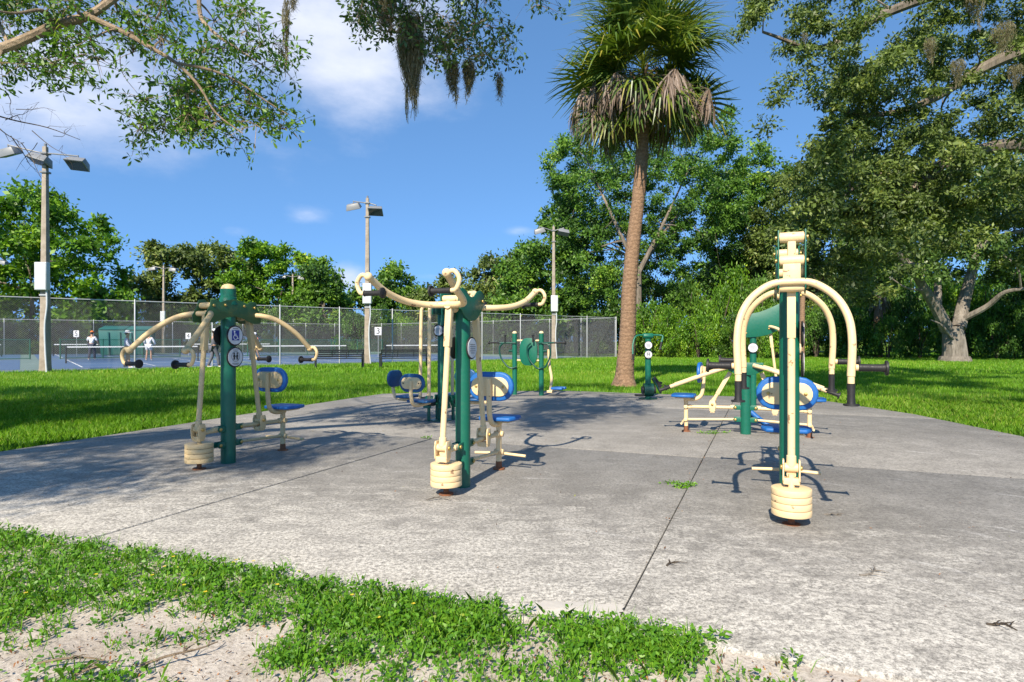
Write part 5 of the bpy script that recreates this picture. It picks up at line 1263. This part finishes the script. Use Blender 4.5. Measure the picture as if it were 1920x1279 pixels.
# ------------------------------------------------------------------ people on the courts
def cloth(name, c, rough=.85):
    m, nt, b, _ = new_mat(name); co = ncoord(nt); n = nnoise(nt, 7, 5, .6, co)
    nt.links.new(nmix(nt, nramp(nt, n, ((.35, 0), (.65, 1))), tuple(x*.8 for x in c), tuple(min(1, x*1.1) for x in c)), b.inputs['Base Color']); b.inputs['Roughness'].default_value = rough
    nbump(nt, b, n, .4, .03); return m
C_ = {'skin': cloth('skin', (.50, .29, .19), .55), 'white': cloth('white cloth', (.72, .73, .76)), 'grey': cloth('dark grey cloth', (.10, .105, .13)), 'navy': cloth('navy cloth', (.03, .035, .06)),
      'coral': cloth('coral cloth', (.72, .20, .12)), 'khaki': cloth('khaki cloth', (.36, .27, .17)), 'hair': cloth('dark hair', (.03, .02, .015)), 'orange': cloth('orange cap', (.75, .18, .03)), 'hat': cloth('pale hat', (.55, .56, .6)), 'shoe': cloth('white shoe', (.8, .8, .8)), 'pale': cloth('pale lilac cloth', (.50, .52, .66))}
def skinned(name, pts, edges, rad, mat, parent, sub=1, root=0):
    me = bpy.data.meshes.new(name); me.from_pydata(pts, edges, [])
    o = bpy.data.objects.new(name, me); col.objects.link(o)
    md = o.modifiers.new('skin', 'SKIN'); md.use_smooth_shade = True; md.branch_smoothing = .6
    if not me.skin_vertices: bpy.context.view_layer.update()
    for i, sv in enumerate(me.skin_vertices[0].data):
        q = rad[i]; sv.radius = q if isinstance(q, tuple) else (q, q); sv.use_root = (i == root)
    ss = o.modifiers.new('sub', 'SUBSURF'); ss.levels = sub; ss.render_levels = sub
    dg = bpy.context.evaluated_depsgraph_get(); dg.update()
    m2 = bpy.data.meshes.new_from_object(o.evaluated_get(dg)); bpy.data.objects.remove(o); bpy.data.meshes.remove(me)
    for p in m2.polygons: p.use_smooth = True
    return link(name, m2, mat, parent)
def person(px, d, rz, label, top, legs, long_sleeve, long_legs, cap, h=1.72, reach=None, stride=.12, paddle=False):
    x = (px-CX)/F*d; t = empty('person', (x, d, cz((x, d))+.014), label, 'person', 'people playing on the courts', rz); t.scale = (h/1.72,)*3
    la, ra = reach or ((.28, .22, .98), (-.28, .26, 1.0))          # hands; +y is the way the person faces
    J = dict(pel=(0, 0, .95), bel=(0, 0, 1.08), che=(0, .01, 1.28), nek=(0, .01, 1.46), hd0=(0, .03, 1.55), hd1=(0, .035, 1.63), hd2=(0, .03, 1.70),
             ls=(.17, 0, 1.40), le=(.235, .02, 1.15), lh=la, rs=(-.17, 0, 1.40), re=(-.235, .02, 1.15), rh=ra,
             lp=(.09, 0, .90), lk=(.10, stride*.6+.03, .50), lf=(.11, stride-.02, .09), lt=(.12, stride+.14, .045), rp=(-.09, 0, .90), rk=(-.10, -stride*.4+.03, .50), rf=(-.11, -stride-.02, .09), rt=(-.12, -stride+.14, .045))
    for s, e_, h_ in (('ls', 'le', 'lh'), ('rs', 're', 'rh')):
        a, b_ = Vector(J[s]), Vector(J[h_]); J[e_] = tuple(a.lerp(b_, .5)+Vector((.05 if s == 'ls' else -.05, -.05, -.03)))
    Rd = dict(pel=.13, bel=.125, che=.14, nek=.052, hd0=.075, hd1=.095, hd2=.06, ls=.06, le=.042, lh=.036, rs=.06, re=.042, rh=.036, lp=.085, lk=.058, lf=.042, lt=.035, rp=.085, rk=.058, rf=.042, rt=.035)
    E = [('pel', 'bel'), ('bel', 'che'), ('che', 'nek'), ('nek', 'hd0'), ('hd0', 'hd1'), ('hd1', 'hd2'), ('che', 'ls'), ('ls', 'le'), ('le', 'lh'), ('che', 'rs'), ('rs', 're'), ('re', 'rh'), ('pel', 'lp'), ('lp', 'lk'), ('lk', 'lf'), ('lf', 'lt'), ('pel', 'rp'), ('rp', 'rk'), ('rk', 'rf'), ('rf', 'rt')]
    def part(name, keys, grow, mat, edges=None):
        ks = list(keys); es = [(ks.index(a), ks.index(b_)) for a, b_ in E if a in ks and b_ in ks]
        return skinned(name, [J[k] for k in ks], es, [(Rd[k]+grow)*1.0 for k in ks], mat, t)
    part('body', list(J), 0, C_['skin'])
    part('top', ['che', 'bel', 'pel', 'ls', 'le', 'rs', 're']+(['lh', 'rh'] if long_sleeve else []), .022, C_[top])
    if long_legs: part('trousers', ['pel', 'lp', 'lk', 'lf', 'rp', 'rk', 'rf'], .026, C_[legs])
    else:
        for k in ('l', 'r'):
            a, b_ = Vector(J[k+'p']), Vector(J[k+'k']); J[k+'m'] = tuple(a.lerp(b_, .72)); Rd[k+'m'] = .075
        E2 = [('pel', 'lp'), ('lp', 'lm'), ('pel', 'rp'), ('rp', 'rm')]; ks = ['pel', 'lp', 'lm', 'rp', 'rm']
        skinned('shorts', [J[k] for k in ks], [(ks.index(a), ks.index(b_)) for a, b_ in E2], [Rd[k]+.028 for k in ks], C_[legs], t)
    for k in ('l', 'r'): MB().sphere(Vector(J[k+'t'])+Vector((0, -.06, .0)), .06, (.8, 2.1, .72)).build('shoe', C_['shoe'], t)
    hc = Vector((0, .03, 1.655))
    MB().sphere(hc+Vector((0, -.025, .0)), .102, (.95, .95, 1.02)).build('hair', C_['hair'], t)
    if cap == 'brim': MB().lathe([(.21, -.01), (.2, .0), (.108, .02), (.10, .09), (.07, .115), (.01, .12)], hc+Vector((0, 0, .025)), 18).build('hat', C_['hat'], t)
    elif cap:
        mb = MB(); mb.sphere(hc+Vector((0, -.0, .03)), .112, (.95, 1.0, .9)); mb.build('cap', C_[cap], t); MB().box(hc+Vector((0, .14, .045)), (.07, .07, .008)).build('cap_brim', C_[cap], t, bevel=.004)
    for s, hnd in ((1, la), (-1, ra)):
        for k in range(4): a = Vector(hnd)+Vector((-.027+.018*k, .02, -.015)); MB().tube([a, a+Vector((0, .03, -.035)), a+Vector((0, .035, -.065+.006*abs(k-1)))], [.010, .009, .007], 6).build('finger', C_['skin'], t)
        a = Vector(hnd)+Vector((-s*.03, .01, 0)); MB().tube([a, a+Vector((-s*.02, .03, -.02)), a+Vector((-s*.018, .05, -.04))], [.011, .01, .008], 6).build('thumb', C_['skin'], t)
    if paddle:
        p = Vector(ra)+Vector((0, .03, -.05)); k = MB(); k.prism([(x*.1, .16+y*.13) for x, y in circle(1, 16)], p+Vector((0, .05, -.02)), Vector((1, 0, 0)), Vector((0, .8, -.6)), .014); k.tube([p, p+Vector((0, .09, -.07))], .015, 8); k.build('paddle', C_['navy'], t)
person(172, 39, .15, 'person in grey-white T-shirt, dark trousers and orange cap seen from behind', 'white', 'navy', False, True, 'orange', 1.80)
person(238, 28.2, -1.2, 'person in pale long-sleeved top and brimmed hat behind the stained beige arm', 'pale', 'khaki', True, False, 'brim', 1.68, paddle=False)
person(279, 38, .2, 'person dressed all in white with bare legs far on the court', 'white', 'white', True, False, 'white', 1.75, stride=.08)
person(401, 29, -.8, 'person in dark grey top and grey trousers behind the stained beige rod', 'grey', 'grey', True, True, 'white', 1.78, stride=.2)
person(479, 42, 2.7, 'person in coral shirt and white cap playing far on the court', 'coral', 'navy', False, False, 'white', 1.75, ((.34, .30, 1.12), (-.36, .32, 1.05)), .22, True)

# ------------------------------------------------------------------ small things lying about
def tuft(px, py, n, rad, seed, label, hgt=.03, flatw=1.0):
    g = G(px, py); r = np.random.default_rng(seed); t = empty('weed_tuft', (g.x, g.y, .004), label, 'weed', 'weeds in the slab joints')
    a = r.uniform(0, 6.283, n); q = r.uniform(0, 1, n)**.7*rad
    pos = np.stack([np.cos(a)*q*flatw, np.sin(a)*q*.45, r.uniform(.004, hgt, n)], 1); out = np.stack([np.cos(a), np.sin(a), np.full(n, .25)], 1)
    v, k, var = leaf_arrays(pos, .03, .42, r, out, .8, 0, True, np.full(n, .18)); link('leaves', np_mesh('leaves', v, k, M['weed'], var), None, t)
    mb = MB()
    for i in range(5): mb.tube([(0, 0, 0), (math.cos(i*1.3)*rad*.5, math.sin(i*1.3)*rad*.2, .012), (math.cos(i*1.3)*rad*.9*flatw, math.sin(i*1.3)*rad*.4, .008)], [.003, .002, .001], 4, cap=False)
    mb.build('stems', M['weed'], t)
tuft(1284, 914, 130, .10, 1, 'small bright weed growing in the slab joint left of the chest press', .035)
tuft(1258, 907, 26, .05, 2, 'thin creeping shoot left of the small bright weed', .012, 2.0)
tuft(1335, 813, 90, .16, 3, 'low weed in the joint beside the rowing machine', .02, 1.5)
tuft(800, 823, 30, .06, 4, 'tiny weed where two joints cross behind the leg press', .02)
tuft(1345, 1207, 26, .035, 5, 'lone seedling at the front edge of the slab', .05)
tuft(1150, 738, 60, .5, 6, 'ragged grass fringe at the back edge of the slab by the palm', .05, 2.0)
def twig(px, py, L, rz, seed, label, mat='bark_branch'):
    g = G(px, py); r = random.Random(seed); t = empty('fallen_twig', (g.x, g.y, .012), label, 'twig', 'twigs dropped on the concrete and sand', rz); mb = MB()
    pts = smooth([(0, 0, 0), (L*.35, r.uniform(-.02, .02), .008), (L*.7, r.uniform(-.03, .03), .004), (L, r.uniform(-.03, .03), .0)], 4); mb.tube(pts, [.006-.0035*i/(len(pts)-1) for i in range(len(pts))], 5)
    for k in range(5):
        c = pts[r.randrange(2, len(pts))]; e = c+Vector((r.uniform(.01, .06), r.uniform(-.06, .06), r.uniform(0, .02))); mb.tube([c, c.lerp(e, .5)+Z*.006, e], [.0035, .0025, .001], 4)
    mb.build('twig', M[mat], t)
twig(1612, 1083, .17, .3, 1, 'lichen-covered twig on the slab in front of the chest press', 'bark_pale')
twig(800, 940, .17, .25, 2, 'pale twig lying in front of the centre weight stack', 'bark_pale')
twig(1545, 968, .11, -.2, 3, 'small pale twig right of the near weight stack', 'bark_pale')
twig(262, 1254, .28, .75, 4, 'thin dark stick lying on the front sand')
twig(1250, 1065, .06, .5, 5, 'tiny twig on the slab near the long joint', 'bark_dark')
twig(70, 1250, .24, .1, 6, 'reddish strip of bark on the sand at lower left')
twig(140, 1272, .13, .9, 7, 'short reddish bark piece on the sand at lower left')
twig(1850, 1175, .10, -.4, 8, 'short dark twig on the slab at lower right', 'bark_dark')
# leaf litter: too many bits to count
def litter():
    r = np.random.default_rng(9); v, var = [], []
    M['litter'] = leafmat('leaf litter', ((0, (.05, .03, .018)), (.4, (.20, .09, .04)), (.75, (.36, .17, .07)), (1, (.20, .28, .04))), .1, .8, .1)
    pos = []
    for i in range(1700):
        x, y = r.uniform(-80, 1900), 1120+210*r.random()
        g = G(x, y, -.02)
        if EU(g.x, g.y) < 2.6: pos.append((g.x, g.y, sand_z(g.x, g.y)+.008))
    for i in range(230):
        u, v_ = r.uniform(2.7, 12), r.uniform(-7.5, 2.9); q = uv(u, v_, .016); pos.append((q.x, q.y, q.z))
    for i in range(60):
        u = r.uniform(2.8, 11); q = uv(u, -.606+r.normal(0, .03), .012); pos.append((q.x, q.y, q.z))
    pos = np.array(pos); n = len(pos); vv, k, vr = leaf_arrays(pos, .016, .5, r, None, 3.5, 0, True); vr = r.random(n)**1.2
    o = link('leaf_litter', np_mesh('leaf_litter', vv, k, M['litter'], vr), None); tag(o, 'dead leaves and bits scattered over slab and sand', 'leaf litter', None, 'stuff')
litter()
# fine white sand drifted over the slab corner beside the joint
me = bpy.data.meshes.new('sand_drift'); rD = random.Random(4); ring = []
for (px, py) in ((935, 1146), (985, 1134), (1040, 1130), (1100, 1132), (1150, 1134), (1169, 1137), (1165, 1150), (1155, 1160), (1060, 1158), (990, 1152), (940, 1149)):
    g = G(px, py); ring.append(g)
ring2 = smooth(ring+[ring[0]], 4)[:-1]; ring2 = [Vector((p.x+rD.uniform(-.012, .012), p.y+rD.uniform(-.012, .012), .0045)) for p in ring2]; cc = sum(ring2, Vector())/len(ring2)
me.from_pydata([tuple(p) for p in ring2]+[(cc.x, cc.y, .012)], [], [(i, (i+1) % len(ring2), len(ring2)) for i in range(len(ring2))]); me.update()
m, nt, b, _ = new_mat('white sand'); co = ncoord(nt); nt.links.new(nmix(nt, nnoise(nt, 60, 6, .7, co), (.42, .385, .34), (.56, .52, .465)), b.inputs['Base Color']); b.inputs['Roughness'].default_value = .95
o = link('sand_drift', me, m); o['kind'] = 'structure'
